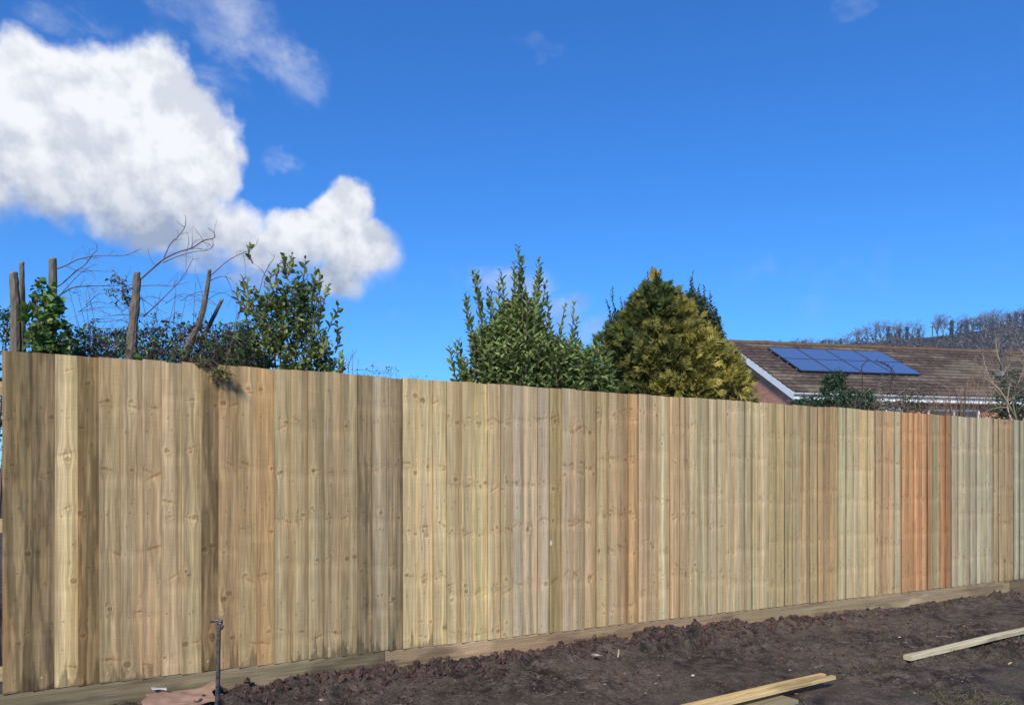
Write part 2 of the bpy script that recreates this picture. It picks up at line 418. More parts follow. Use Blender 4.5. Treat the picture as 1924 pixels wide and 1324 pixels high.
for i in range(len(EDGES)-1):
    px = EDGES[i]; t0, t1 = t_of(px), t_of(EDGES[i+1])
    vis = t1-t0; Wd = vis+.022
    dens = 4.05/d_of(px)
    nu = max(9, int(Wd/(.0058/dens**.8))); nv = max(120, int(HB/(.0072/dens**.8)))
    u = np.linspace(0, Wd, nu); v = np.linspace(0, HB, nv)
    U, V = np.meshgrid(u, v, indexing='ij')
    tr, tg, tb, dirty = tone_of(px)[1:]; dirty *= .8; k_ = 1.06 if px < 755 else (1.03 if px < 1280 else 1.065); tr *= k_; tg *= k_*.995; tb *= k_*.985
    jit = rg.normal(0, .065)
    mn = np.array((182, 168, 136))
    base = np.array(lin(*(mn*.25+.75*np.array((tr, tg, tb)))))*(1+jit)*.98*(np.array([1.03, 1.0, .94]) if px < 1300 else np.array([1.015, 1.0, .96]))
    base = base*np.array([1+rg.normal(0, .012), 1, 1+rg.normal(0, .025)])
    sd = i*1.37
    gi = max(k for k in range(len(GROUPS)) if px >= GROUPS[k]-1)
    hsx, uk0, ksize = GK[gi]
    G = U.copy(); C = np.ones(U.shape+(3,))*base
    # long bands that follow the grain
    wob = (fbm(V*1.3, U*0, 2, i)-.5)*.05
    # knots
    kn = []
    for h in hsx:
        m_ = rg.integers(1, 3) if px < 750 else rg.integers(2, 4)
        for q in range(m_):
            if rg.random() < .2: continue
            kn.append((rg.uniform(.012, vis-.01), h+rg.normal(0, .030), rg.uniform(.007, .0135)*ksize, rg.random()))
    for q in range(rg.integers(5, 11)): kn.append((rg.uniform(.01, vis), rg.uniform(.03, 1.77), rg.uniform(.0028, .0052), .0))
    dk = np.zeros(U.shape); rd = np.zeros(U.shape); lt = np.zeros(U.shape)
    for (ku, kv, kr, typ) in kn:
        sgn = np.tanh((U-ku)/(kr*.8))
        G -= sgn*kr*1.7*np.exp(-np.abs(U-ku)/(2.4*kr))*np.exp(-((V-kv)/(3.6*kr))**2)
        if typ > .48 and kr > .005:      # spike knot: a slanting reddish ellipse with a dark lip
            a = rg.choice([-1, 1])*rg.uniform(.1, .55); L = kr*rg.uniform(2.4, 4.2)
            x = (U-ku)*math.cos(a)+(V-kv)*math.sin(a); y = -(U-ku)*math.sin(a)+(V-kv)*math.cos(a)
            e = (x/L)**2+(y/(kr*.62))**2
            rd = np.maximum(rd, np.exp(-e**2)*.8)
            dk = np.maximum(dk, .75*np.exp(-(((x/L)**2*1.2+((y-kr*.6)/(kr*.26))**2))))
            lt = np.maximum(lt, .5*np.exp(-(((x/L)**2+((y+kr*1.0)/(kr*.5))**2))))
        else:
            e = np.sqrt(((U-ku)/kr)**2+((V-kv)/(kr*.85))**2)
            dk = np.maximum(dk, (.62*np.exp(-((e-.95)/.28)**2)+.35*np.exp(-(e/.7)**2)) if kr > .005 else .55*np.exp(-e**2))
            rd = np.maximum(rd, .55*np.exp(-(e/1.6)**2))
            if kr > .005: lt = np.maximum(lt, .35*np.exp(-((e-2.1)/.6)**2))
    b1 = fbm((G+wob)*22+sd*3, V*.35+sd, 3, 31)       # broad heart/sap bands
    b2 = fbm((G+wob*.6)*75+sd, V*.6, 3, 41)
    mul = .85+.30*sm(b1, .30, .70)
    mul = mul*(.84+.32*sm(b2, .2, .8))
    # thin-edge half darker: heartwood and treatment tone, plus painted shading of the tilted face
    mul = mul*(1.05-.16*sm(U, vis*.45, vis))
    C *= mul[..., None]
    pk = sm(fbm(G*16+sd, V*.8+5, 2, 51), .5, .72)
    C = C*(1-.30*pk[..., None])+(.30*pk[..., None])*C*np.array([1.12, .90, .78])*1.0
    gr = sm(fbm(G*18+9*sd, V*.6+15, 2, 61), .52, .75)
    C = C*(1-.4*gr[..., None])+(.4*gr[..., None])*C*np.array([.88, .97, .86])
    # blotchy treatment stains
    if dirty > 0:
        st = sm(fbm(U*30+sd, V*2.6+sd, 4, 71, .62), .50, .64)*dirty
        C *= (1-.52*st)[..., None]
        st2 = sm(fbm(U*26+sd*2, V*3.1+sd, 4, 73, .6), .56, .68)*dirty
        C = C*(1-.5*st2[..., None])+.5*st2[..., None]*C*np.array([.9, .72, .5])
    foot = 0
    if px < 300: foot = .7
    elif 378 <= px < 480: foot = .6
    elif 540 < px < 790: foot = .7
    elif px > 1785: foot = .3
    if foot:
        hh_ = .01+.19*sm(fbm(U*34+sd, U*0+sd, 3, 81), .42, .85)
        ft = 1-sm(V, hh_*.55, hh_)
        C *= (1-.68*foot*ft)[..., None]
    C *= (1-.80*dk)[..., None]
    C = C*(1-.55*rd[..., None])+.55*rd[..., None]*C*np.array([1.06, .72, .50])
    C *= (1+.30*lt)[..., None]
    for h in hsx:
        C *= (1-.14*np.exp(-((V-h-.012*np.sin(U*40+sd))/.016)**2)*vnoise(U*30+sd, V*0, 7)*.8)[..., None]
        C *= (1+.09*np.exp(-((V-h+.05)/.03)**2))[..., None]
    # nails on the three rails and at the foot
    for hz in (.055, .36, .93, 1.50):
        for uu in (vis*.35, ):
            a = np.argmin(abs(u-uu-rg.normal(0, .006))); b_ = np.argmin(abs(v-hz-rg.normal(0, .008)))
            C[a, b_] = (.55, .55, .53) if (hz < .1 and rg.random() < .5) else C[a, b_]*.28
    # white paint fleck
    if abs(px-1030) < 2:
        C[(abs(U-.012) < .007) & (abs(V-.66) < .028) & (abs(U-.012)*3+abs(V-.66) < .03)] = (.8, .8, .78)
    off = (.0178-.0128*(U/vis)) if px < 750 else (.0200-.0150*(U/vis))
    off = off+.0012*(fbm(U*9+sd, V*1.1, 2, 91)-.5)*2+.0016*lt-.0010*dk + (rg.normal(0, .0008))
    ztop = rg.normal(0, .0035); skew = rg.normal(0, .0006)
    zz = ZB+V*(1+0*U)+ztop*(V/HB)+(rg.normal(0, .0014))*(1-V/HB)
    T = t0+U+skew*(V-.9)*2
    # cupped/waney edge on a few boards
    pts = np.stack([FA[0]+FD[0]*T+FN[0]*off, FA[1]+FD[1]*T+FN[1]*off, zz], -1)
    v0 = pts.reshape(-1, 3)
    idx = np.arange(nu*nv).reshape(nu, nv)
    F = np.stack([idx[:-1, :-1], idx[1:, :-1], idx[1:, 1:], idx[:-1, 1:]], -1).reshape(-1, 4)
    loop = np.concatenate([idx[:, 0], idx[-1, 1:], idx[::-1, -1][1:], idx[0, ::-1][1:-1]])
    th = ((.0122-.0080*(U/Wd)) if px < 750 else (.0145-.0103*(U/Wd))).ravel()[loop]
    bk = v0[loop]-np.stack([FN[0]*th, FN[1]*th, 0*th], 1)
    m = len(loop); nb = nu*nv
    # side strips use their own copies so the arris stays sharp
    sv = np.concatenate([v0[loop], bk]); q = np.arange(m); q2 = (q+1) % m
    F2 = np.stack([q+nb, q+nb+m, q2+nb+m, q2+nb], 1)
    bi = next(k for k, (a, b_) in enumerate(BAYS) if a-2 <= px < b_-2)
    allv = np.concatenate([v0, sv]); cc = C.reshape(-1, 3); ec = cc[loop]*((.30, .42, .6)[i*7 % 3] if 510 < px < 760 else (.38, .62, .85, .5)[i*5 % 4])  # edge strips darkened in colour to paint the shaded gaps between boards
    gpv = np.stack([G+sd*.5, V, np.full(U.shape, sd)], -1).reshape(-1, 3)
    faces = F.tolist()+F2.tolist()+[list((np.arange(m)+nb+m)[::-1])]
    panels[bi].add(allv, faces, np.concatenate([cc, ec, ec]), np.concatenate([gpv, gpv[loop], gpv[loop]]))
for p_ in panels: p_.build('board_panel', M_board, fence, attr=True)

def plank(mb, a, b, w, h, col, seed=0, up=np.array([0, 0, 1.]), nseg=40, warp=.002, round_=.003, ca=(1, 1), tint=None):
    """sawn timber from a to b; w sideways, h along up; tessellated with grain colour"""
    a = np.asarray(a, float); b = np.asarray(b, float); d = b-a; L = np.linalg.norm(d); d /= L
    side = np.cross(d, up); side /= np.linalg.norm(side); upv = np.cross(side, d)
    r = round_
    nw = max(2, int(w/.012)); nh = max(2, int(h/.012))
    prof = [(x, -h/2) for x in np.linspace(-w/2+r, w/2-r, nw)]+[(w/2, y) for y in np.linspace(-h/2+r, h/2-r, nh)]+\
           [(x, h/2) for x in np.linspace(w/2-r, -w/2+r, nw)]+[(-w/2, y) for y in np.linspace(h/2-r, -h/2+r, nh)]
    prof = np.array(prof); n = len(prof); s_ = np.linspace(0, L, nseg)
    dev = (fbm(s_*.8+seed, s_*0, 2, 3)-.5)*warp*4
    V = a+d*s_[:, None, None]+side*(prof[:, 0][None, :, None]+dev[:, None, None])+upv*(prof[:, 1][None, :, None]+dev[::-1][:, None, None])
    A = np.arange(n)/n*2*(w+h)
    sg, ag = np.meshgrid(s_, A, indexing='ij')
    k = .78+.4*fbm(ag*60+seed, sg*2.0, 4, 4)
    st = sm(fbm(ag*20+seed, sg*3.1, 3, 6), .55, .7)
    C = np.asarray(col)*k[..., None]*(1-.35*st[..., None])
    if tint is not None: C = tint(C, sg, ag, prof)
    F = [(i*n+j, i*n+(j+1) % n, (i+1)*n+(j+1) % n, (i+1)*n+j) for i in range(nseg-1) for j in range(n)]
    gp = np.stack([ag+seed, sg, np.full(sg.shape, float(seed))], -1)
    mb.add(V.reshape(-1, 3), F, C.reshape(-1, 3), gp.reshape(-1, 3))
    for e, rev in ((0, False), (nseg-1, True)):
        q = list(range(n)); mb.add(V[e], [q if rev else q[::-1]], np.asarray(col)*.8, gp[e])

JOINTS = [-.45, t_of(722), t_of(1376), t_of(1895), t_of(1895)+3.2]
GCOL = [lin(120, 109, 86), lin(154, 132, 104), lin(152, 134, 106), lin(112, 98, 78)]
for k in range(4):
    mb = MB()
    def tint(C, sg, ag, prof, k=k):
        g1 = sm(fbm(sg*1.3+k*5, ag*14, 3, 8), .5, .7)[..., None]
        C = C*(1-g1*.4)+g1*.4*C*np.array([.84, .95, .78])
        lt = sm(fbm(sg*2.3+k*9, ag*9, 3, 18), .60, .75)[..., None]
        return C*(1+.45*lt)
    plank(mb, fpt(JOINTS[k]+.002, -.008, ZB/2-.014), fpt(JOINTS[k+1]-.002, -.008, ZB/2-.014), .036, ZB+.028-.006, GCOL[k], seed=k*3.3, nseg=260, warp=.0, tint=tint)
    o_ = mb.build('gravel_board', M_board, fence, attr=True)
for hz in (.10, 1.0-.12, 1.60):
    mb = MB(); z = ZB+hz
    plank(mb, fpt(-.42, -.024, z), fpt(t_of(1905), -.024, z), .038, .075, lin(178, 160, 122), seed=hz*7, nseg=60, warp=0)
    mb.build('rail', M_board, fence, attr=True)
for t in (t_of(724), t_of(1377), t_of(1893), .35):
    mb = MB(); mb.box(fpt(t, -.096, .85), (.1, .1, 2.1), FROT, lin(140, 124, 96)); mb.build('post', M_wood, fence)

# ------------------------------------------------------------------ soil clods, litter, grass (stuff)
def ico():
    t = (1+5**.5)/2
    v = np.array([(-1, t, 0), (1, t, 0), (-1, -t, 0), (1, -t, 0), (0, -1, t), (0, 1, t), (0, -1, -t), (0, 1, -t), (t, 0, -1), (t, 0, 1), (-t, 0, -1), (-t, 0, 1)], float)
    f = [(0, 11, 5), (0, 5, 1), (0, 1, 7), (0, 7, 10), (0, 10, 11), (1, 5, 9), (5, 11, 4), (11, 10, 2), (10, 7, 6), (7, 1, 8), (3, 9, 4), (3, 4, 2), (3, 2, 6), (3, 6, 8), (3, 8, 9), (4, 9, 5), (2, 4, 11), (6, 2, 10), (8, 6, 7), (9, 8, 1)]
    v /= np.linalg.norm(v[0])
    v = v.tolist(); cache = {}; nf = []
    def mid(a, b):
        k = (min(a, b), max(a, b))
        if k not in cache:
            m = (np.array(v[a])+np.array(v[b]))/2; v.append((m/np.linalg.norm(m)).tolist()); cache[k] = len(v)-1
        return cache[k]
    for a, b, c in f:
        x, y, z = mid(a, b), mid(b, c), mid(c, a); nf += [(a, x, z), (b, y, x), (c, z, y), (x, y, z)]
    return np.array(v), np.array(nf)
IV, IF = ico()
mb = MB()
def gz(s, n): return float(ground_z(np.array([s]), np.array([n]))[0])
N1 = 8800
for k in range(N1):
    if k < 3800:
        s = rg.uniform(.9, 7.4); n = abs(rg.normal(.17, .10))+.02
        if rg.random() > ridge_amt(s)*1.1: continue
    else:
        s = rg.uniform(-.2, 10.5); n = rg.uniform(.05, 2.8)
        if fbm(s*1.1+3, n*1.5, 2, 14) < .42: continue
    r = min(.030, .005+rg.exponential(.0065)) if k < 3800 else min(.018, .004+rg.exponential(.0045))
    A = rg.normal(size=(3, 3)); q, _ = np.linalg.qr(A)
    v = IV*(1+(rg.random((len(IV), 1))-.5)*.75)*np.array([1, .8, .65])@q.T*r
    z = gz(s, n)
    c = np.array((.078, .048, .038))*rg.uniform(.55, 1.35)*np.array([1, 1, rg.uniform(.9, 1.25)])
    mb.add(v+fpt(s, n, z+r*.25), IF, c)
v12 = IV[:12]; f12 = np.array([(0, 11, 5), (0, 5, 1), (0, 1, 7), (0, 7, 10), (0, 10, 11), (1, 5, 9), (5, 11, 4), (11, 10, 2), (10, 7, 6), (7, 1, 8), (3, 9, 4), (3, 4, 2), (3, 2, 6), (3, 6, 8), (3, 8, 9), (4, 9, 5), (2, 4, 11), (6, 2, 10), (8, 6, 7), (9, 8, 1)])
for k in range(16000):
    s = rg.uniform(-.2, 10.5); n = rg.uniform(.02, 2.9)
    if fbm(s*1.1+3, n*1.5, 2, 14)+.25*(fbm(s*7, n*9, 2, 24)-.5) < .40+.16*rg.random(): continue
    r = min(.012, .0025+rg.exponential(.0024)); z = gz(s, n)
    v = v12*(1+(rg.random((12, 1))-.5)*.8)*np.array([1.3, 1, .7])*r
    mb.add(v+fpt(s, n, z+r*.2), f12, np.array((.080, .060, .052))*np.exp(rg.normal(0, .45)))
tagp(mb.build('soil_clods', M_clod), 'crumbly dark brown soil heaped loosely along the foot of the fence', 'soil', kind='stuff')
mb = MB()
for k in range(6500):
    s = rg.uniform(-.2, 10.5); n = abs(rg.normal(.2, .15))+.02 if k < 200 else rg.uniform(.3, 2.9)
    if k >= 200 and fbm(s*1.1+3, n*1.5, 2, 14) < .44+.1*rg.random(): continue
    L = rg.uniform(.02, .11); a = rg.uniform(0, 6.28); m = 6
    cv = rg.normal(0, .6); al = a+np.linspace(0, cv, m)
    st = np.stack([np.cos(al), np.sin(al), rg.normal(0, .25, m)], 1)*L/m
    p = np.cumsum(st, 0)+fpt(s, n, gz(s, n)+rg.uniform(.002, .014))
    tone = rg.random()
    c = np.array(lin(146, 134, 116))*rg.uniform(.3, .95) if tone < .45 else np.array(lin(82, 68, 58))*rg.uniform(.5, 1.1)
    mb.tube(p, rg.uniform(.0006, .0016), 3, c*rg.uniform(.6, 1.2), cap=False)
tagp(mb.build('root_litter', M_twig), 'dry roots and straw scattered over the dark mud', 'litter', kind='stuff')
mb = MB()
ps, dr, cs, Ls = [], [], [], []
for k in range(60000):
    s = rg.uniform(1.0, 11.); n = rg.uniform(.7, 3.0)
    if grassy(s, n)*sm(fbm(s*2.1, n*2.7, 3, 17), .42, .58) < rg.random(): continue
    ps.append(fpt(s, n, gz(s, n))); dr.append((rg.normal(0, .8), rg.normal(0, .8), .75))
    Ls.append(rg.uniform(.016, .050)); g_ = rg.random()
    cs.append(np.array((.17, .18, .055))*(.4+.6*g_) if rg.random() < .55 else np.array((.20, .165, .085))*(.35+.6*g_))
if ps:
    mb.leaves(np.array(ps), np.array(dr), rg.normal(size=(len(ps), 3)), np.array(Ls), .0032, np.array(cs), .1, .35)
    tagp(mb.build('grass', M_leaf), 'thin muddy tufts of grass on the trampled ground', 'grass', kind='stuff')

# ------------------------------------------------------------------ loose timber and debris on the ground
def gpt(px, py, h=0.0):
    """a point on the ground sheet seen at a photo pixel, lifted by h"""
    Y = 5.0
    for _ in range(20):
        X = (px-CX)/FPX*Y; r_ = np.array([X, Y])-FA; s = r_@FD; n = r_@FN
        z = float(ground_z(np.array([s]), np.array([n]), False)[0])+h
        Y = (EYE-z)*FPX/(py-HY)
    return np.array([(px-CX)/FPX*Y, Y, z])
TW = lin(196, 178, 128); TG = lin(150, 142, 112)
def single(name, label, cat, a, b, w, h, col, seed, group=None, mat_=None, nseg=60, up=np.array([0, 0, 1.])):
    c = (a+b)/2; c = np.array([c[0], c[1], min(a[2], b[2])])
    mb = MB(); plank(mb, a, b, w, h, col, seed=seed, nseg=nseg, warp=.003, up=up)
    o = mb.build(name, M_board, loc=tuple(c), attr=True)
    return tagp(o, label, cat, group)
a = gpt(1706, 1234, .045); b = gpt(1926, 1183, .05); b = a+(b-a)*2.1
a[2] = a[2]-.002
single('timber_batten', 'long pale muddy batten lying alone on the soil near the right edge', 'timber', a, b, .062, .036, lin(196, 186, 156), 2.1, 'loose timber on the ground')
a = gpt(1549, 1271, .075); b = gpt(1310, 1327, .085); b = a+(b-a)*1.5
sd_ = np.cross((b-a)/np.linalg.norm(b-a), (0, 0, 1.)); 
single('timber_batten', 'yellowish thin batten, the upper of the pair resting on the wide board', 'timber', a+sd_*-.0+np.array([0, .02, .006]), b+np.array([0, .02, .006]), .038, .026, lin(205, 178, 122), 3.1, 'loose timber on the ground')
dd_ = (b-a)/np.linalg.norm(b-a); s2_ = -sd_*.050 if sd_[1] > 0 else sd_*.050; a2 = a+s2_-dd_*.035; b2 = b+s2_
single('timber_batten', 'yellowish thin batten, the lower of the pair resting on the wide board', 'timber', a2+np.array([0, .02, .001]), b2+np.array([0, .02, .001]), .034, .024, lin(208, 184, 132), 4.1, 'loose timber on the ground')
a = gpt(1470, 1309, .03); b = gpt(1262, 1362, .03)
single('timber_board', 'wide grey green board lying flat under the two thin battens', 'timber', a, b, .215, .026, lin(146, 136, 106), 5.1, 'loose timber on the ground')

# torn sheet of cardboard against the gravel board
def sheet(name, label, cat, s0, s1, n0, n1, col, seed, lift=.03, amp=.03, matx=M_matte, keep=None):
    nu_, nv_ = 46, 34
    s_, n_ = np.meshgrid(np.linspace(s0, s1, nu_), np.linspace(n0, n1, nv_), indexing='ij')
    s_ = s_+(fbm(n_*9+seed, n_*0, 3, 7)-.5)*.12*(1 if True else 0)
    n_ = n_+(fbm(s_*9+seed, s_*0, 3, 9)-.5)*.10
    z = ground_z(s_, n_, False)+lift+amp*2*(fbm(s_*5+seed, n_*6, 3, 5)-.4)+.012*np.abs(np.sin(s_*15+n_*20+seed))*.5
    V = np.stack([FA[0]+FD[0]*s_+FN[0]*n_, FA[1]+FD[1]*s_+FN[1]*n_, z], -1)
    C = np.ones(V.shape)*np.array(col)*(.75+.5*fbm(s_*11, n_*11, 4, 15))[..., None]
    idx = np.arange(nu_*nv_).reshape(nu_, nv_)
    F = np.stack([idx[:-1, :-1], idx[:-1, 1:], idx[1:, 1:], idx[1:, :-1]], -1).reshape(-1, 4)
    mb = MB(); k = nu_*nv_
    V2 = V-np.array([0, 0, .004])
    loop = np.concatenate([idx[:, 0], idx[-1, 1:], idx[::-1, -1][1:], idx[0, ::-1][1:-1]]); q = len(loop)
    F2 = [(int(loop[j]), int(loop[(j+1) % q]), int(loop[(j+1) % q])+k, int(loop[j])+k) for j in range(q)]
    mb.add(np.concatenate([V.reshape(-1, 3), V2.reshape(-1, 3)]), F[:, ::-1].tolist()+(F+k).tolist()+F2, np.concatenate([C.reshape(-1, 3)]*2))
    c = fpt((s0+s1)/2, (n0+n1)/2, 0)
    return tagp(mb.build(name, matx, loc=tuple(c)), label, cat)
sheet('cardboard_sheet', 'torn pinkish brown sheet of cardboard lying on the mud at the foot of the fence', 'cardboard', t_of(272), t_of(398), .05, .40, lin(150, 122, 104), 1.0, .055, .035)
sheet('plastic_scrap', 'small crumpled white scrap on the back edge of the brown cardboard', 'scrap', t_of(294), t_of(318), .05, .12, lin(190, 190, 195), 4.0, .075, .018)
# bits of bark and stone that stand out on the mud
for name, label, cat, px, py, sz, c in (
    ('bark_chip', 'pale bark chip lying on bare mud below the middle of the fence', 'bark chip', 1120, 1230, (.055, .022, .012), lin(160, 140, 128)),
    ('bark_chip', 'curled white rooty chip on the mud below the orange boards', 'bark chip', 1690, 1197, (.035, .012, .016), lin(190, 180, 165)),
    ('wood_splinter', 'short pale splinter standing in the soil ridge', 'wood splinter', 1162, 1226, (.008, .008, .05), lin(178, 160, 138)),
    ('wood_splinter', 'short straw coloured splinter lying above the long lone batten', 'wood splinter', 1810, 1176, (.05, .007, .012), lin(190, 172, 120)),
    ('wood_splinter', 'straw coloured splinter lying on the grass below the long lone batten', 'wood splinter', 1898, 1245, (.045, .007, .012), lin(190, 172, 120)),
    ('stone', 'small pale stone lying on the trampled mud in front of the thin battens', 'stone', 1302, 1268, (.02, .016, .012), lin(165, 155, 145))):
    p = gpt(px, py, .012); mb = MB()
    v = IV*(1+(rg.random((len(IV), 1))-.5)*.7)*np.array(sz)*.62; ang = rg.uniform(-.6, .8)
    if name == 'wood_splinter':
        L = max(sz)*1.1; up_ = sz[2] > .03
        d_ = np.array([.12, 0, 1]) if up_ else np.array([math.cos(.6), math.sin(.6), .12])
        mb.tube([p-d_*L/2, p, p+d_*L/2], [.0055, .006, .003], 5, c, rough=.5)
    else:
        v = np.stack([v[:, 0]*math.cos(ang)-v[:, 1]*math.sin(ang), v[:, 0]*math.sin(ang)+v[:, 1]*math.cos(ang), v[:, 2]], 1)
        mb.add(v+p, IF, c)
    tagp(mb.build(name, M_matte, loc=tuple(p)), label, cat)

# iron pin with twine
Yr = 4.02
pt_ = P(411, 1172, Yr); base = np.array([pt_[0]-.012, Yr, -.06])
pin = thing('iron_pin', 'thin rusty iron marking pin with twine round its top, standing before the fence', 'iron pin', tuple(base))
mb = MB()
mb.tube([base, base+(0, 0, .1), (base+pt_)/2+(.002, 0, 0), pt_+(0, 0, -.02), pt_], [.012, .012, .0115, .011, .012], 8, (1, 1, 1), rough=.15)
mb.build('shaft', M_rust, pin, smooth=False)
mb = MB(); mb.tube([pt_+(-.045, 0, .012), pt_+(-.03, .0, .018), pt_+(-.005, 0, .02), pt_+(.016, 0, .014), pt_+(.020, 0, -.010), pt_+(.010, 0, -.03)], [.006, .009, .0095, .0105, .010, .006], 7, (1, 1, 1), rough=.3)
mb.build('hook', M_rust, pin)
mb = MB()
for k in range(26):
    a = rg.uniform(0, 6.28); L = rg.uniform(.02, .075)
    d = np.array([math.cos(a)*.8-.15, math.sin(a)*.3, abs(rg.normal(.5, .5))]); p0 = pt_+np.array([rg.uniform(-.035, .01), 0, .015])
    q = [p0, p0+d*L*.5, p0+d*L+np.array([rg.normal(0, .012), 0, rg.normal(-.004, .012)])]
    mb.tube(q, .0008, 3, np.array(lin(140, 112, 95))*rg.uniform(.5, 1.1), cap=False)
for k in range(5):
    h = rg.uniform(-.05, -.005)
    mb.tube([pt_+(.0135*math.cos(x), .0135*math.sin(x), h+.003*x) for x in np.linspace(0, 6.3, 9)], .0016, 3, np.array(lin(120, 100, 92)), cap=False)
mb.tube([pt_+(.0, 0, .02), pt_+(.05, .05, .03), pt_+(.12, .2, .055)], .0009, 3, np.array(lin(130, 108, 90)), cap=False)
mb.build('twine', M_twig, pin)

# ------------------------------------------------------------------ plants: shared tools
def smooth_path(pts, k=4):
    pts = np.asarray(pts, float)
    if len(pts) < 3: return np.array([pts[0]+(pts[-1]-pts[0])*t for t in np.linspace(0, 1, k+1)])
    out = []
    for i in range(len(pts)-1):
        p0 = pts[max(i-1, 0)]; p1 = pts[i]; p2 = pts[i+1]; p3 = pts[min(i+2, len(pts)-1)]
        for t in np.linspace(0, 1, k, endpoint=False):
            out.append(.5*((2*p1)+(-p0+p2)*t+(2*p0-5*p1+4*p2-p3)*t*t+(-p0+3*p1-3*p2+p3)*t**3))
    out.append(pts[-1]); return np.array(out)
def inside(poly, x, y):
    r = False; j = len(poly)-1
    for i in range(len(poly)):
        xi, yi = poly[i]; xj, yj = poly[j]
        if (yi > y) != (yj > y) and x < (xj-xi)*(y-yi)/(yj-yi)+xi: r = not r
        j = i
    return r
def span(poly, y):
    xs = []
    for i in range(len(poly)):
        (x0, y0), (x1, y1) = poly[i-1], poly[i]
        if (y0 > y) != (y1 > y): xs.append(x0+(x1-x0)*(y-y0)/(y1-y0))
    return (min(xs), max(xs)) if xs else (0, 0)
def crown_points(poly, Y, n, thick=.5, shell=.0):
    """points in a real crown volume whose outline is the polygon (photo pixels) and whose depth follows its width"""
    xs = [p[0] for p in poly]; ys = [p[1] for p in poly]; out = []
    while len(out) < n:
        x = rg.uniform(min(xs), max(xs)); y = rg.uniform(min(ys), max(ys))
        if not inside(poly, x, y): continue
        a, b = span(poly, y); c = (a+b)/2; hw = max((b-a)/2, 4)
        dep = hw/FPX*Y*2*thick*math.sqrt(max(0, 1-((x-c)/hw)**2))
        q = rg.uniform(-1, 1)
        if shell and rg.random() < shell: q = -1+abs(rg.normal(0, .12)) if rg.random() < .75 else 1
        YY = Y+dep*q
        p = P(x, y, Y)
        # keep real position: move straight back/forward in the world
        out.append((p[0], p[1]+dep*q, p[2], (x-c)/hw, q))
    return np.array(out)
def twiggy(mb, path, r0, r1, col, n=4, side=0, slen=.15, depth=2, up=.3, sides_from=.2):
    path = np.asarray(path, float); m = len(path)
    mb.tube(path, np.linspace(r0, r1, m), n, col, cap=False)
    if side and depth:
        for k in range(side):
            t = rg.uniform(sides_from, .98); i = min(int(t*(m-1)), m-2)
            p = path[i]+(path[i+1]-path[i])*(t*(m-1)-i)
            d = path[i+1]-path[i]; d /= np.linalg.norm(d)+1e-9
            v = rg.normal(size=3); v[1] *= .6; v -= d*(v@d); v /= np.linalg.norm(v)+1e-9
            q = d*.75+v*rg.uniform(.5, 1.0)+np.array([0, 0, up*rg.random()]); q /= np.linalg.norm(q)
            L = slen*rg.uniform(.4, 1.2)*(1-.4*t)
            bend = rg.normal(size=3)*.25
            pts = [p, p+q*L*.4, p+(q+bend*.5)*L*.75, p+(q+bend)*L*1.05]
            rr = max(r1*.7, (r0+(r1-r0)*t)*.5)
            twiggy(mb, smooth_path(pts, 2), rr, rr*.45, col, 3, max(0, side//2), slen*.45, depth-1, up)

# --- sawn-off trees with bare branches, behind the left end
BK = np.array(lin(108, 100, 88)); TWC = np.array(lin(105, 84, 80))
def z1(x, y): return (x/4.008, 400+y/4.008)
def z2(x, y): return (380+x/4.008, 400+y/4.008)
def pathY(pts, Y, f=z1, jig=.0): return [P(*f(x, y), Y+(rg.normal(0, jig) if i else 0)) for i, (x, y) in enumerate(pts)]
def sawn(label, top, mids, w0, w1, Y, branches=(), cutcol=lin(150, 130, 108), col=BK):
    pts = [P(top[0], top[1], Y)]+[P(x, y, Y) for x, y in mids]
    low = pts[-1]; s_ = (low[:2]-FA)@FD; n_ = (low[:2]-FA)@FN; gz_ = float(ground_z(np.array([s_]), np.array([n_]), False)[0])
    bot = np.array([low[0]+(low[0]-pts[-2][0])*.5, Y, gz_-.05])
    path = np.concatenate([smooth_path(pts, 6), [low+(bot-low)*q for q in (.15, .4, .7, 1)]]); pts.append(bot); m = len(path)
    rad = np.linspace(w0/2/FPX*Y, w1/2/FPX*Y*1.2, m)*(1+(fbm(np.arange(m)*.7, np.arange(m)*0, 2, int(top[0]))-.5)*.3)
    t = thing('sawn_tree', label, 'sawn-off tree', tuple(pts[-1]), 'sawn-off trees behind the fence')
    mb = MB(); mb.tube(path, rad, 10, col, cap=False, rough=.16)
    mb.build('trunk', M_bark, t)
    mb = MB(); a_ = np.arange(10)*.628; d = path[0]-path[1]; d /= np.linalg.norm(d)
    cc = path[0]+d*.002
    ring = np.stack([cc[0]+rad[0]*1.02*np.cos(a_), cc[1]+rad[0]*1.02*np.sin(a_), cc[2]+0*a_+.004*np.cos(a_)], 1)
    mb.add(np.concatenate([ring, ring-[0, 0, .012]]), [list(range(10))]+[(i, i+10, (i+1) % 10+10, (i+1) % 10) for i in range(10)], cutcol)
    mb.build('cut_top', M_wood, t)
    if branches:
        mb = MB()
        for pth, r0, side, sl in branches:
            twiggy(mb, smooth_path(pth, 4), r0, r0*.35, TWC*rg.uniform(.8, 1.1), 5, side, sl, 2, .25)
        mb.build('branches', M_twig, t)
    return t
sawn('upright sawn-off trunk nearest the left end of the fence, bare and straight', (25.5, 513), [(29, 580), (30, 665)], 15, 17, 4.75)
sawn('slim sawn-off trunk just right of the leftmost one, standing slightly taller', (41, 494), [(42, 580), (43, 665)], 8.5, 10, 4.85)
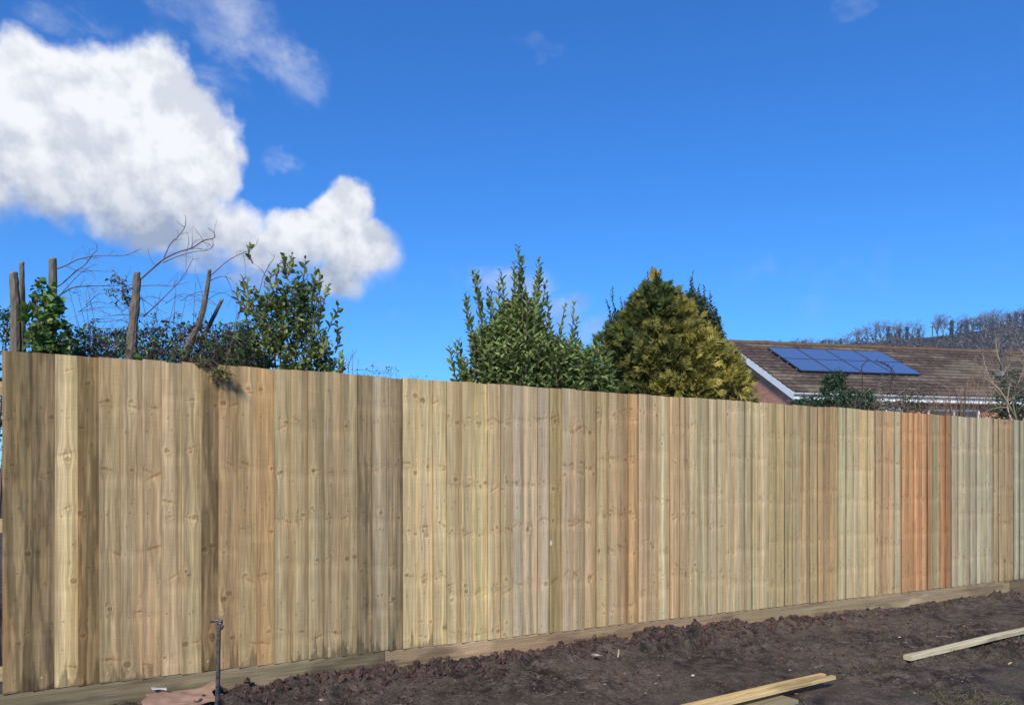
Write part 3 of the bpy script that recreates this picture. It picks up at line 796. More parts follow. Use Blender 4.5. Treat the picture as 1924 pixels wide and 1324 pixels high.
sawn('tallest sawn-off trunk, its lower part wrapped in ivy', (99, 487), [(99, 560), (95, 665)], 14, 16, 4.8,
     [(pathY([(430, 420), (500, 395), (590, 350), (740, 322), (930, 322), (1060, 270)], 4.8, jig=.05), .0042, 7, .12),
      (pathY([(420, 560), (470, 530), (560, 450), (640, 390), (700, 310), (730, 280), (728, 245)], 4.85, jig=.05), .0042, 6, .12),
      (pathY([(420, 640), (480, 600), (560, 560), (700, 550), (850, 548), (1000, 540)], 4.75, jig=.05), .0048, 9, .13),
      (pathY([(500, 400), (600, 440), (700, 435), (780, 440), (860, 442)], 4.9, jig=.04), .0024, 4, .08),
      (pathY([(450, 620), (560, 500), (640, 430), (735, 385)], 4.9, jig=.04), .0026, 4, .08)])
sawn('stout sawn-off trunk standing alone between the ivy and the bent one', (257.5, 513), [(255, 560), (249, 620), (245, 676)], 12, 19, 4.95,
     [(pathY([(1060, 500), (1160, 410), (1240, 345), (1330, 300), (1450, 262), (1530, 210), (1610, 190), (1612, 150), (1570, 115)], 4.95, jig=.03), .0060, 5, .10),
      (pathY([(1230, 350), (1280, 240), (1340, 180), (1390, 110), (1400, 40), (1390, 20)], 4.98, jig=.03), .0036, 4, .07),
      (pathY([(1390, 110), (1325, 65)], 4.98), .0020, 1, .04),
      (pathY([(1225, 378), (1330, 330), (1450, 295), (1560, 280), (1605, 245), (1600, 200)], 5.0, jig=.03), .0032, 4, .08),
      (pathY([(1535, 215), (1500, 160), (1450, 100)], 4.96), .0022, 2, .05),
      (pathY([(1450, 262), (1447, 110)], 4.96), .0018, 0, .05),
      (pathY([(1410, 290), (1420, 190), (1400, 130)], 4.94), .0020, 1, .05),
      (pathY([(1170, 400), (1130, 340), (1110, 260)], 4.9), .0024, 2, .06),
      (pathY([(1400, 280), (1402, 360), (1400, 450)], 4.9), .0020, 1, .05),
      (pathY([(1080, 780), (1180, 690), (1290, 580), (1380, 480), (1455, 340)], 5.05, jig=.03), .0042, 6, .11),
      (pathY([(1060, 640), (1150, 700), (1260, 760)], 5.0), .003, 3, .1),
      (pathY([(1060, 550), (1180, 545), (1300, 550), (1420, 520)], 4.9, jig=.03), .0032, 6, .10)])
sawn('curved sawn-off trunk bending up to the right, second from the leafy shrub', (394, 508), [(388, 550), (378, 595), (362, 632), (345, 674)], 6.5, 14, 5.1,
     [(pathY([(1590, 470), (1680, 390), (1740, 345), (1830, 300), (1880, 283), (1930, 240), (1945, 195)], 5.1, jig=.03), .0030, 5, .09),
      (pathY([(1830, 300), (1845, 380), (1850, 500)], 5.1), .0020, 1, .06),
      (pathY([(1585, 510), (1640, 485), (1700, 480), (1755, 512)], 5.12), .0032, 3, .09),
      (pathY([(1700, 480), (1740, 560), (1745, 640), (1700, 720)], 5.1, jig=.03), .0022, 3, .08),
      (pathY([(1530, 640), (1500, 530), (1465, 415)], 5.15, jig=.03), .0022, 3, .07)])
sawn('short thin sawn-off stem slanting beside the curved trunk', (417, 563), [(400, 598), (378, 640)], 5.5, 8, 5.2, col=BK*.7)

def leaf_cloud(mb, poly, Y, n, L, asp, col, var=.35, thick=.35, dens=None, droop=-.1, tcol=None, twmb=None, clump=4, shell=0, foldv=.25):
    """leaves gathered in small sprigs on twigs through the crown volume"""
    col = np.asarray(col); k = n//clump
    pts = []
    while len(pts) < k:
        c = crown_points(poly, Y, 60, thick, shell)
        for q in c:
            if dens is None or rg.random() < dens(q): pts.append(q[:3])
            if len(pts) >= k: break
    pts = np.array(pts)
    p = np.repeat(pts, clump, axis=0)
    axis = rg.normal(size=(k, 3))*[1, .7, .6]+[0, -.15, .55]; axis /= np.linalg.norm(axis, axis=1)[:, None]
    ax = np.repeat(axis, clump, axis=0)
    j = np.tile(np.arange(clump), k)
    p = p+ax*(j*L*.45)[:, None]
    rad = rg.normal(size=p.shape); rad -= ax*(rad*ax).sum(1)[:, None]; rad /= np.linalg.norm(rad, axis=1)[:, None]
    d = ax*.5+rad*.9+[0, 0, droop]
    nrm = ax*.9+rg.normal(size=p.shape)*.35+[0, -.1, .4]
    sc = rg.uniform(.6, 1.25, len(p))
    shade = np.exp(rg.normal(0, var*.5, (k, 1))).repeat(clump, 0)*np.exp(rg.normal(0, var*.45, (len(p), 1)))
    cc = col*shade*(1+rg.normal(0, .06, (len(p), 3)))
    if tcol is not None:
        f = (rg.random(k) < tcol[1]).repeat(clump)[:, None]; cc = np.where(f, np.asarray(tcol[0])*shade, cc)
    mb.leaves(p, d, nrm, L*sc, L*asp*sc, np.clip(cc, 0, 1), foldv, .18)
    if twmb is not None:
        for i in range(k):
            a = pts[i]-axis[i]*L*rg.uniform(1, 3); twmb.tube([a, pts[i], pts[i]+axis[i]*L*clump*.45], [.0016, .0013, .0008], 3, TWC*.8, cap=False)

# --- ivy on the third trunk
def base_of(px, Y):
    X = (px-CX)/FPX*Y; r_ = np.array([X, Y])-FA
    return (X, Y, float(ground_z(np.array([r_@FD]), np.array([r_@FN]), False)[0])-.02)
def plant(name, label, cat, px, Y, group=None): return thing(name, label, cat, base_of(px, Y), group)
def stems(root, mb, base, tops, r0=.012, col=TWC):
    for tp in tops:
        b = np.array(base)+np.array([rg.normal(0, .06), rg.normal(0, .06), 0])
        m_ = (b+tp)/2+rg.normal(size=3)*.06; mb.tube(smooth_path([b, m_, tp], 4), np.linspace(r0, r0*.35, 9), 5, col, cap=False)
GRN = np.array((.045, .085, .022)); DGR = np.array((.022, .048, .018)); PUR = np.array((.060, .040, .050)); YGR = np.array((.13, .17, .035))
pl = plant('ivy', 'broad-leaved yellow green ivy climbing the tallest sawn-off trunk', 'ivy', 92, 4.72)
mb = MB()
ivp = [(70, 545), (78, 525), (88, 530), (95, 550), (112, 555), (118, 590), (126, 620), (118, 668), (60, 668), (52, 600)]
leaf_cloud(mb, ivp, 4.70, 300, .047, .95, GRN*2.1, .5, .45, clump=2, tcol=(YGR, .38))
leaf_cloud(mb, ivp, 4.76, 300, .030, .9, DGR*1.2, .4, .45, clump=3)
mb.build('foliage', M_leaf, pl)
mb = MB()
for q in [(70, 560), (88, 560), (105, 590), (80, 600)]: mb.tube(smooth_path([np.array(pl.location), P(92, 660, 4.74), P(q[0], q[1]+40, 4.72), P(*q, 4.72)], 4), np.linspace(.009, .003, 13), 5, TWC*1.2, cap=False)
mb.build('stems', M_twig, pl)
# --- far left dark shrub
pl = plant('evergreen_bush', 'dark green bush cut by the left edge of the photo behind the leftmost trunk', 'bush', -10, 5.3)
mb = MB(); mt = MB(); poly = [(-120, 560), (-20, 570), (12, 585), (22, 620), (26, 680), (30, 900), (-120, 900)]
leaf_cloud(mb, poly, 5.3, 2600, .032, .5, DGR*1.2, .5, .5, clump=4)
leaf_cloud(mb, [(8, 575), (60, 610), (66, 668), (0, 668)], 5.3, 260, .030, .5, GRN, .5, .8, clump=3)
mb.build('foliage', M_leaf, pl)
stems(pl, mt, pl.location, [P(-20, 620, 5.3), P(5, 650, 5.3), P(15, 590, 5.3), P(-40, 640, 5.4)]); mt.build('stems', M_twig, pl)
# --- mixed small-leaved privet behind the sawn trunks
pl = plant('privet_shrub', 'sparse small-leaved shrub tangled among the sawn-off trunks left of the leafy shrub', 'shrub', 260, 5.15)
mb = MB(); mt = MB()
pv = [(118, 610), (135, 570), (170, 565), (210, 520), (240, 530), (262, 560), (300, 560), (330, 500), (350, 498), (360, 560), (400, 520), (425, 545), (460, 570), (470, 700), (118, 680)]
leaf_cloud(mb, pv, 5.15, 2600, .029, .58, GRN*1.8, .5, .30, dens=lambda q: sm((q[2]-(EYE+.62)), .50, -.02), tcol=(PUR, .42), twmb=mt, clump=4)
leaf_cloud(mb, [(118, 628), (470, 610), (480, 700), (118, 690)], 5.25, 4200, .024, .55, DGR*3.2, .5, .14, tcol=(PUR*1.2, .25), twmb=None, clump=4)
leaf_cloud(mb, [(198, 512), (218, 508), (232, 528), (246, 560), (240, 580), (215, 575), (200, 545)], 5.0, 110, .030, .5, np.array((.075, .10, .04)), .4, .5, twmb=mt, clump=4)
mb.build('foliage', M_leaf, pl)
tops = [P(rg.uniform(125, 465), rg.uniform(530, 640), 5.15+rg.normal(0, .12)) for _ in range(26)]
for tp in tops:
    b = np.array(pl.location)+np.array([(tp[0]-pl.location[0])*.5+rg.normal(0, .05), rg.normal(0, .1), .9])
    q = smooth_path([b, (b+tp)/2+rg.normal(size=3)*.05, tp], 5)
    twiggy(mt, q, .0042, .0012, TWC*rg.uniform(.7, 1.1), 4, 10, .17, 2, .2)
for _ in range(30):   # arching cross twigs
    x0 = rg.uniform(120, 420); y0 = rg.uniform(560, 660); s_ = rg.choice([-1, 1])
    q = smooth_path([P(x0, y0, 5.1), P(x0+s_*35, y0-12+rg.normal(0, 8), 5.1+rg.normal(0, .05)), P(x0+s_*80, y0+rg.normal(-4, 14), 5.1+rg.normal(0, .1))], 4)
    twiggy(mt, q, .0022, .0009, TWC*rg.uniform(.7, 1.1), 3, 6, .09, 1, .2)
for _ in range(12):
    b = np.array(pl.location)+np.array([rg.normal(0, .45), rg.normal(0, .12), 0]); mt.tube([b, b+(0, 0, 1.0), b+np.array([rg.normal(0, .1), 0, 1.75])], [.012, .009, .005], 5, TWC, cap=False)
mt.build('stems', M_twig, pl)

# --- shoot-built shrubs
def shoot_leaves(mb, path, L, asp, col, step, start=.3, spread=.7, var=.25, up=.5, lighttip=0, fold=.25):
    path = np.asarray(path, float); seg = np.linalg.norm(np.diff(path, axis=0), axis=1); cum = np.concatenate([[0], np.cumsum(seg)]); T = cum[-1]
    s_ = np.arange(T*start, T, step)
    if len(s_) == 0: return
    p = np.stack([np.interp(s_, cum, path[:, i]) for i in range(3)], 1)
    d = np.stack([np.interp(np.minimum(s_+.02, T), cum, path[:, i]) for i in range(3)], 1)-np.stack([np.interp(np.maximum(s_-.02, 0), cum, path[:, i]) for i in range(3)], 1)
    d /= np.linalg.norm(d, axis=1)[:, None]+1e-9
    ph = np.arange(len(s_))*2.4+rg.uniform(0, 6.28)
    ref = np.array([0, 1., 0]); a = np.cross(d, ref); a /= np.linalg.norm(a, axis=1)[:, None]+1e-9; b = np.cross(d, a)
    rad = a*np.cos(ph)[:, None]+b*np.sin(ph)[:, None]
    ld = d*up+rad*spread+rg.normal(0, .15, p.shape)
    nrm = d*1.0-rad*.4+rg.normal(0, .5, p.shape)
    rel = s_/T; sc = (1-.45*rel**3)*rg.uniform(.7, 1.15, len(s_))
    br = np.exp(rg.normal(0, var, (len(s_), 1)))*rg.uniform(.8, 1.2)
    cc = np.asarray(col)*br*(1+lighttip*rel[:, None]**2)
    mb.leaves(p, ld, nrm, L*sc, L*asp*sc, np.clip(cc, 0, 1), fold, .12)
LG = np.array((.050, .088, .026)); 
def laurel(root, tips, poly, Y, nfill, L, asp, col, step, baseX, r=.006, fill_len=(.16, .34), thick=.45, tiplen=.55, extra=()):
    mb = MB(); mt = MB()
    for x, y in tips:
        dY = rg.normal(0, .16); tip = P(x, y, Y); tip[1] += dY
        lean = (x-baseX)/260.
        ln = tiplen*rg.uniform(.75, 1.15)
        b = tip-np.array([lean*ln*.45, rg.normal(0, .05), ln]); m_ = (b+tip)/2+np.array([rg.normal(0, .015)+lean*.03, 0, 0])
        q = smooth_path([b, m_, tip], 4); mt.tube(q, np.linspace(.006, .0015, len(q)), 4, TWC*.9, cap=False)
        shoot_leaves(mb, q, L, asp, col, step, .08, .55, lighttip=.35, up=.75)
    c = crown_points(poly, Y, nfill, thick, .35)
    for ep, en in extra: c = np.concatenate([c, crown_points(ep, Y-.15, en, .8, .2)])
    for q_ in c:
        tip = q_[:3]; ln = rg.uniform(*fill_len)
        dd = np.array([q_[3]*.55+rg.normal(0, .25), q_[4]*.45+rg.normal(0, .2), 1.0]); dd /= np.linalg.norm(dd)
        b = tip-dd*ln
        q = smooth_path([b, (b+tip)/2+rg.normal(size=3)*.012, tip], 3); mt.tube(q, np.linspace(.004, .0012, len(q)), 3, TWC*.8, cap=False)
        shoot_leaves(mb, q, L, asp, col, step*1.05, .1, .75, lighttip=.25, up=.6)
    for _ in range(14):
        b = np.array(root.location)+np.array([rg.normal(0, .08), rg.normal(0, .08), 0]); k = c[rg.integers(len(c))][:3]
        mt.tube(smooth_path([b, b*.4+k*.6-(0, 0, .2), k], 4), np.linspace(.016, .004, 9), 5, TWC, cap=False)
    mb.build('foliage', M_gloss, root); mt.build('stems', M_twig, root)
def z3(x, y): return (800+x/3.006, 440+y/3.006)
pl = plant('laurel_shrub', 'glossy green laurel with tall pointed shoots behind the middle of the fence', 'laurel', 1000, 7.3)
tips = [z3(*q) for q in [(280, 190), (262, 215), (220, 318), (235, 400), (350, 280), (372, 330), (425, 215), (405, 250), (500, 150), (520, 95), (540, 160), (515, 230), (640, 120), (655, 150), (625, 260), (610, 300), (680, 268), (690, 345),
        (790, 388), (830, 408), (865, 445), (850, 500), (330, 430), (185, 590), (165, 600), (135, 640), (190, 660), (245, 470), (560, 350), (590, 400), (700, 480), (470, 330), (440, 380), (380, 420), (660, 400), (300, 345), (710, 540), (760, 560), (300, 500), (870, 560), (905, 640), (990, 610), (940, 650), (1040, 660)]]
lp = [z3(*q) for q in [(205, 900), (210, 760), (245, 620), (300, 520), (380, 480), (430, 400), (480, 340), (560, 330), (610, 380), (660, 470), (720, 560), (780, 600), (860, 620), (960, 640), (1050, 720), (1080, 900)]]
laurel(pl, tips, lp, 7.3, 900, .092, .40, np.array((.12, .165, .048)), .022, 990)
# --- dark evergreen tree behind the conifer
pl = plant('bay_tree', 'dark small-leaved evergreen rising behind the golden conifer', 'evergreen tree', 1260, 9.6)
tips = [z3(*q) for q in [(1045, 320), (1035, 345), (1105, 345), (1120, 380), (1165, 385), (1150, 420), (1260, 200), (1250, 260), (1215, 330), (1280, 230), (1355, 290), (1385, 310), (1450, 275), (1425, 300), (1500, 222), (1492, 260), (1530, 300), (1570, 290), (1560, 340), (1620, 310), (1610, 360), (1640, 420), (1670, 460), (1675, 520), (1700, 575), (1060, 430), (1030, 460), (1410, 350), (1480, 320), (1590, 390)]]
bp = [z3(*q) for q in [(1020, 640), (1025, 470), (1070, 440), (1150, 420), (1230, 340), (1330, 320), (1430, 360), (1500, 320), (1570, 370), (1640, 450), (1690, 580), (1720, 700), (1700, 900), (1050, 900)]]
laurel(pl, tips, bp, 9.6, 900, .056, .50, np.array((.034, .062, .028)), .017, 1260, fill_len=(.14, .3), tiplen=.42, extra=(([z3(*q) for q in [(1015, 600), (1022, 470), (1060, 440), (1110, 420), (1170, 400), (1160, 520), (1100, 600)]], 170), ([z3(*q) for q in [(1380, 400), (1420, 330), (1500, 300), (1570, 360), (1640, 440), (1690, 560), (1710, 660), (1600, 620), (1500, 540)]], 480)))
# --- big-leaved shrub
pl = plant('viburnum_shrub', 'leafy green shrub with broad oval leaves, right of the sawn-off trunks', 'shrub', 540, 5.75)
tips = [z2(*q) for q in [(395, 265), (330, 500), (290, 560), (290, 610), (360, 500), (620, 345), (655, 350), (700, 370), (740, 380), (820, 395), (850, 410), (900, 470), (960, 545), (960, 600), (880, 650), (630, 440), (600, 500), (560, 560), (550, 640), (870, 760), (945, 730), (985, 800), (1000, 850), (960, 900), (990, 960), (1060, 1080), (1020, 1020), (780, 440), (1080, 1100)]]
vp = [z2(*q) for q in [(100, 1000), (200, 900), (340, 760), (350, 620), (420, 540), (520, 620), (590, 560), (640, 470), (760, 430), (860, 500), (880, 640), (840, 760), (920, 850), (960, 960), (1000, 1080), (1040, 1160), (1060, 1300), (80, 1300)]]
laurel(pl, tips, vp, 5.75, 430, .064, .58, np.array((.15, .19, .065)), .024, 560, fill_len=(.10, .22), thick=.35, tiplen=.17)
mb = MB(); 
leaf_cloud(mb, [z2(*q) for q in [(600, 560), (860, 560), (900, 760), (960, 900), (980, 1100), (620, 1100), (360, 1000), (350, 700)]], 5.6, 900, .026, .5, np.array((.075, .115, .042)), .45, .25, clump=4)
leaf_cloud(mb, [z2(*q) for q in [(80, 950), (420, 900), (420, 1180), (60, 1180)]], 5.6, 900, .028, .5, DGR*1.2, .45, .25, clump=4)
mb.build('foliage', M_leaf, pl)
mt = MB()
for pth in [[(430, 600), (460, 480), (500, 400), (545, 330), (520, 315)], [(465, 560), (470, 460), (390, 380)], [(470, 500), (560, 460), (600, 430), (600, 400)], [(460, 520), (540, 560), (560, 500)], [(0, 845), (200, 835), (400, 830), (600, 870)], [(1100, 1200), (1110, 1120), (1165, 1030)]]:
    twiggy(mt, smooth_path([P(*z2(*q), 5.5) for q in pth], 4), .0028, .001, TWC*.9, 4, 5, .07, 2, .2)
mt.build('branches', M_twig, pl)
# --- low twiggy bush just over the fence top
pl = plant('twiggy_bush', 'low bare twiggy bush peeping over the fence right of the broad-leaved shrub', 'bush', 690, 7.2)
mt = MB(); mb = MB()
for x, y in [(650, 668), (662, 655), (674, 672), (690, 690), (700, 682), (712, 690), (728, 688), (742, 684), (735, 696), (684, 700), (720, 700)]:
    tip = P(x, y, 7.2+rg.normal(0, .1)); b = tip-np.array([rg.normal(0, .05), 0, .45])
    twiggy(mt, smooth_path([b, (b+tip)/2, tip], 4), .003, .001, TWC*.9, 4, 9, .10, 2, .3)
leaf_cloud(mb, [(640, 690), (660, 680), (700, 690), (745, 684), (760, 720), (640, 710)], 7.2, 130, .020, .5, DGR*1.5, .4, .3, clump=2)
leaf_cloud(mb, [(768, 712), (774, 702), (792, 706), (815, 705), (824, 712), (800, 722), (770, 722)], 7.2, 36, .018, .5, DGR*1.5, .4, .3, clump=3)
for k in range(6):
    b = np.array(pl.location); tp = P(rg.uniform(650, 740), 720, 7.2); mt.tube([b, (b+tp)/2+(0, .05, 0), tp], [.01, .007, .003], 5, TWC, cap=False)
tp = P(795, 712, 7.2); mt.tube([np.array(pl.location), (np.array(pl.location)+tp)/2, tp], [.008, .005, .002], 5, TWC, cap=False)
mt.build('stems', M_twig, pl); mb.build('foliage', M_leaf, pl)
# --- sprig hanging over the fence top
Yo = d_of(400)-.035
pl = thing('overhanging_sprig', 'light green leafy sprig hanging over the top edge of the fence', 'sprig', tuple(P(372, 668, Yo+.12)))
mb = MB(); mt = MB()
oc = np.array((.13, .17, .045))
leaf_cloud(mb, [(356, 676), (375, 668), (398, 676), (402, 684), (392, 692), (378, 688), (360, 688)], Yo, 150, .017, .6, oc*.8, .4, .3, clump=3, twmb=mt)
leaf_cloud(mb, [(394, 706), (408, 690), (425, 690), (432, 700), (440, 708), (425, 714), (400, 714)], Yo-.01, 160, .017, .6, oc, .4, .3, clump=3, twmb=mt)
mt.tube(smooth_path([P(372, 668, Yo+.12), P(380, 674, Yo+.03), P(400, 692, Yo), P(425, 702, Yo-.01), P(444, 706, Yo-.01)], 3), .0016, 4, TWC, cap=False)
mb.build('foliage', M_leaf, pl); mt.build('stems', M_twig, pl)

# --- golden conifer
def spray(mb, p, d, nrm, L, col, k=5):
    """flat fern-like sprays (arrays): a spine and k pairs of side leaflets"""
    n = len(p); d = d/np.linalg.norm(d, axis=1)[:, None]; side = np.cross(d, nrm); side /= np.linalg.norm(side, axis=1)[:, None]
    L = np.broadcast_to(L, n)
    mb.leaves(p, d, nrm, L, L*.11, col*.9, .1, .22)
    for j in range(k):
        t = .12+.8*j/k; ln = L*(.50*(1-t)+.13)
        for sg in (-1, 1):
            pp = p+d*(L*t)[:, None]-np.cross(side, d)*(L*.22*t*t)[:, None]
            dd = d*.9+side*sg*.75+rg.normal(0, .16, p.shape)
            mb.leaves(pp, dd, nrm+rg.normal(0, .2, p.shape), ln, ln*.26, np.clip(col*rg.uniform(.8, 1.2, (n, 1)), 0, 1), .1, .2)
pl = plant('golden_conifer', 'golden green conifer with feathery sprays behind the fence, right of the laurel', 'conifer', 1265, 8.4)
cp = [z3(*q) for q in [(1060, 980), (1060, 800), (1040, 700), (985, 640), (1010, 575), (1090, 545), (1130, 520), (1165, 440), (1205, 385), (1215, 350), (1250, 318), (1296, 302), (1345, 325), (1378, 352), (1400, 395), (1450, 410), (1480, 470), (1520, 560), (1600, 590), (1660, 640), (1730, 720), (1780, 830), (1820, 980)]]
mb = MB()
cps = [(1268+(x-1268)*.86, y+(14 if y < 720 else 0)) for x, y in cp]
lob = crown_points(cps, 8.4, 125, .40, .75); per = 40
c = np.repeat(lob, per, 0); ld_ = rg.normal(size=(len(c), 3))+[0, -.1, .55]; ld_ /= np.linalg.norm(ld_, axis=1)[:, None]
lr_ = np.repeat(rg.uniform(.07, .19, len(lob)), per)*rg.uniform(.1, 1, len(c))**.5
c[:, :3] += ld_*lr_[:, None]
inner = crown_points(cp, 8.4, 900, .3, 0); c = np.concatenate([c, inner]); ld_ = np.concatenate([ld_, rg.normal(size=(900, 3))]); lr_ = np.concatenate([lr_, np.zeros(900)])
dirn = ld_+np.stack([c[:, 3]*.4, c[:, 4]*.3, np.full(len(c), .35)], 1)+rg.normal(0, .25, (len(c), 3))
nrm = rg.normal(size=(len(c), 3))+[0, -.5, .5]
clump_n = fbm(c[:, 0]*3.2+20, c[:, 2]*3.2+c[:, 1], 3, 77)
gold = np.clip(.42+1.9*(clump_n-.42)+.24*c[:, 3]+1.6*(lr_-.08)+rg.normal(0, .15, len(c)), 0, 1)
c0 = np.array((.062, .088, .024)); c1 = np.array((.29, .245, .055))
cc = c0*(1-gold[:, None])+c1*gold[:, None]; cc *= np.exp(rg.normal(0, .25, (len(c), 1)))
spray(mb, c[:, :3], dirn, nrm, rg.uniform(.08, .17, len(c)), cc)
# loose feathery leaders at the top and sides
tl = np.array([P(*z3(*q), 8.4) for q in [(1300, 262), (1322, 272), (1285, 268), (1490, 480), (1510, 520), (1740, 740), (1470, 430), (1200, 400), (1205, 410)]])
tl = np.repeat(tl, 3, 0)+rg.normal(0, .025, (len(tl)*3, 3))
spray(mb, tl, np.stack([(tl[:, 0]-1.75)*.8+.1, rg.normal(0, .3, len(tl)), np.full(len(tl), .9)], 1), rg.normal(size=tl.shape)+[0, -1, 0], .15, np.tile(np.array(lin(150, 132, 72)), (len(tl), 1)), 6)
ol = []
for j in range(len(cp)-1):
    (xa, ya), (xb, yb) = cp[j], cp[j+1]; L_ = math.hypot(xb-xa, yb-ya); nx_, ny_ = (yb-ya)/L_, -(xb-xa)/L_
    for _ in range(int(L_*.9)):
        t_ = rg.random(); o_ = rg.normal(0, 4); ol.append((xa+(xb-xa)*t_+nx_*o_, ya+(yb-ya)*t_+ny_*o_, nx_, -ny_))
ol = np.array(ol); po = np.array([P(q[0], q[1], 8.4) for q in ol]); po[:, 1] += rg.normal(0, .12, len(po))
gd = np.clip(.35+.4*np.sign(po[:, 0]-1.75)*.6+rg.normal(0, .2, len(po)), 0, 1)[:, None]
spray(mb, po, np.stack([ol[:, 2]*.8+rg.normal(0, .3, len(po)), rg.normal(0, .3, len(po)), ol[:, 3]*.8+.5+rg.normal(0, .2, len(po))], 1), rg.normal(size=po.shape)+[0, -.8, .3], rg.uniform(.06, .13, len(po)), c0*(1-gd)+c1*gd)
mb.build('foliage', M_needle, pl)
mt = MB(); b0 = np.array(pl.location); top = P(*z3(1300, 240), 8.4)
tr = smooth_path([b0, b0+(.02, 0, 1.2), (b0+top)/2+(.02, 0, .2), top], 5); mt.tube(tr, np.linspace(.06, .006, len(tr)), 7, TWC*1.1, cap=False)
for q in c[rg.integers(0, len(c), 110)]:
    z0 = max(b0[2]+.6, q[2]-rg.uniform(.2, .5)); a = np.array([b0[0]+(top[0]-b0[0])*(z0-b0[2])/(top[2]-b0[2]), b0[1], z0])
    mt.tube(smooth_path([a, (a+q[:3])/2-(0, 0, .03), q[:3]], 3), np.linspace(.011, .0025, 7), 4, TWC*1.3, cap=False)
mt.build('trunk', M_twig, pl)

# ------------------------------------------------------------------ house
HA = R(11.6); hd = np.array([math.cos(HA), math.sin(HA)]); hu = np.array([-hd[1], hd[0]])
E0 = P(1490, 735, 24.6); RISE, RUN, HL = 2.28, 4.33, 17.0
hbase = E0[2]-2.55
house = thing('bungalow', 'brick bungalow with brown tiled roof and white bargeboards beyond the right of the fence', 'house', (E0[0], E0[1], hbase), None)
def hp(x, y, z): return np.array([E0[0]+hd[0]*x+hu[0]*y, E0[1]+hd[1]*x+hu[1]*y, E0[2]+z])
def wall(mb, p0, p1, z0, z1f, u0=0):
    pass
# walls (set in from the eaves), closed brick shell with gable
mb = MB(); ins = .32
def quad(mb, pts, uvs, th=None):
    mb.add(np.array(pts), [list(range(len(pts)))], (1, 1, 1), [(u, v, 0) for u, v in uvs])
y0, y1, x0, x1 = ins, 2*RUN-ins, .10, HL-.10
zb = -2.55; sl_ = RISE/RUN
zt = sl_*ins-.10
quad(mb, [hp(x0, y1, zb), hp(x0, y0, zb), hp(x0, y0, zt), hp(x0, RUN, RISE-.12), hp(x0, y1, zt)], [(y1, 0), (y0, 0), (y0, zt-zb), (RUN, RISE-.12-zb), (y1, zt-zb)])
quad(mb, [hp(x0, y0, zb), hp(x1, y0, zb), hp(x1, y0, zt), hp(x0, y0, zt)], [(0, 0), (x1-x0, 0), (x1-x0, zt-zb), (0, zt-zb)])
quad(mb, [hp(x1, y0, zb), hp(x1, y1, zb), hp(x1, y1, zt), hp(x1, RUN, RISE-.12), hp(x1, y0, zt)], [(0, 0), (y1-y0, 0), (y1-y0, zt-zb), (RUN-y0, RISE-zb), (0, zt-zb)])
quad(mb, [hp(x1, y1, zb), hp(x0, y1, zb), hp(x0, y1, zt), hp(x1, y1, zt)], [(0, 0), (x1-x0, 0), (x1-x0, zt-zb), (0, zt-zb)])
mb.build('wall', M_brick, house, attr=True)
# roof: overlapping tile courses with thickness and a rolled profile
mb = MB(); NC = 15; SLn = math.hypot(RUN, RISE); cs_, ss_ = RUN/SLn, RISE/SLn
for side in (0, 1):
    for k in range(NC):
        a = k*SLn/NC-.04; b = (k+1)*SLn/NC+.05; nx = 230 if side == 0 else 30
        xs = np.linspace(-.05, HL+.05, nx)
        prof = .016*np.abs(np.sin(xs*math.pi/.30)) + rg.normal(0, .0035, nx)
        lf = rg.normal(0, .006, nx)
        rows = []
        for (sl__, hgt_) in ((a, -.004), (a, .058), (b, .012)):
            q = sl__+(lf if sl__ == a else 0)
            h_ = hgt_+(prof if hgt_ > 0 else 0)
            yy = q*cs_-h_*ss_; z_ = q*ss_+h_*cs_
            if side: yy = 2*RUN-yy
            rows.append(np.stack([E0[0]+hd[0]*xs+hu[0]*yy, E0[1]+hd[1]*xs+hu[1]*yy, E0[2]+z_+0*xs], 1))
        V = np.concatenate(rows); F = []
        for r_ in range(2):
            for i in range(nx-1):
                q = (r_*nx+i, r_*nx+i+1, (r_+1)*nx+i+1, (r_+1)*nx+i); F.append(q if side == 0 else q[::-1])
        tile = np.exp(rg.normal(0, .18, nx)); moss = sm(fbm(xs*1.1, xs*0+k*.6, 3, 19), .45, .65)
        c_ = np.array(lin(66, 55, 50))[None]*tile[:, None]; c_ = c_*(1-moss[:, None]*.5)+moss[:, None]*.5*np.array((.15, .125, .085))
        edge = c_*1.9  # front edges painted lighter, as if sunlit, against darkened tile faces
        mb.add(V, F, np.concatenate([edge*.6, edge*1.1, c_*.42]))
mb.tube([hp(-.06, RUN, RISE+.02)+(0, 0, 0)]+[hp(x, RUN, RISE+.035+rg.normal(0, .008)) for x in np.linspace(.3, HL-.3, 40)]+[hp(HL+.06, RUN, RISE+.02)], .11, 8, np.array(lin(96, 78, 62)), rough=.1)
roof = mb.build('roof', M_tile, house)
# bargeboards, fascia, gutter, soffit
WH = np.array((.78, .79, .80))
def beam(mb, a, b, w, h, col, up=(0, 0, 1.)):
    plank(mb, a, b, w, h, col, nseg=3, warp=0, up=np.array(up), tint=lambda C, *k: C*0+np.asarray(col))
mb = MB()
for xx in (-.03, HL+.03):
    for y_, ye in ((-.08, RUN), (2*RUN+.08, RUN+.01)):
        mb = MB(); beam(mb, hp(xx, y_, -.15), hp(xx, ye, RISE-.10), .03, .22, WH); mb.build('bargeboard', M_paint, house)
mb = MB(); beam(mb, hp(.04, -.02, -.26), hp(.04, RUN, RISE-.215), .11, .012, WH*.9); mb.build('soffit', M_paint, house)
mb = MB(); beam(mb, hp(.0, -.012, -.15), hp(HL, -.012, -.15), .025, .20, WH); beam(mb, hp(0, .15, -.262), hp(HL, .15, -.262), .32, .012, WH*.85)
beam(mb, hp(.0, 2*RUN+.012, -.15), hp(HL, 2*RUN+.012, -.15), .025, .20, WH)
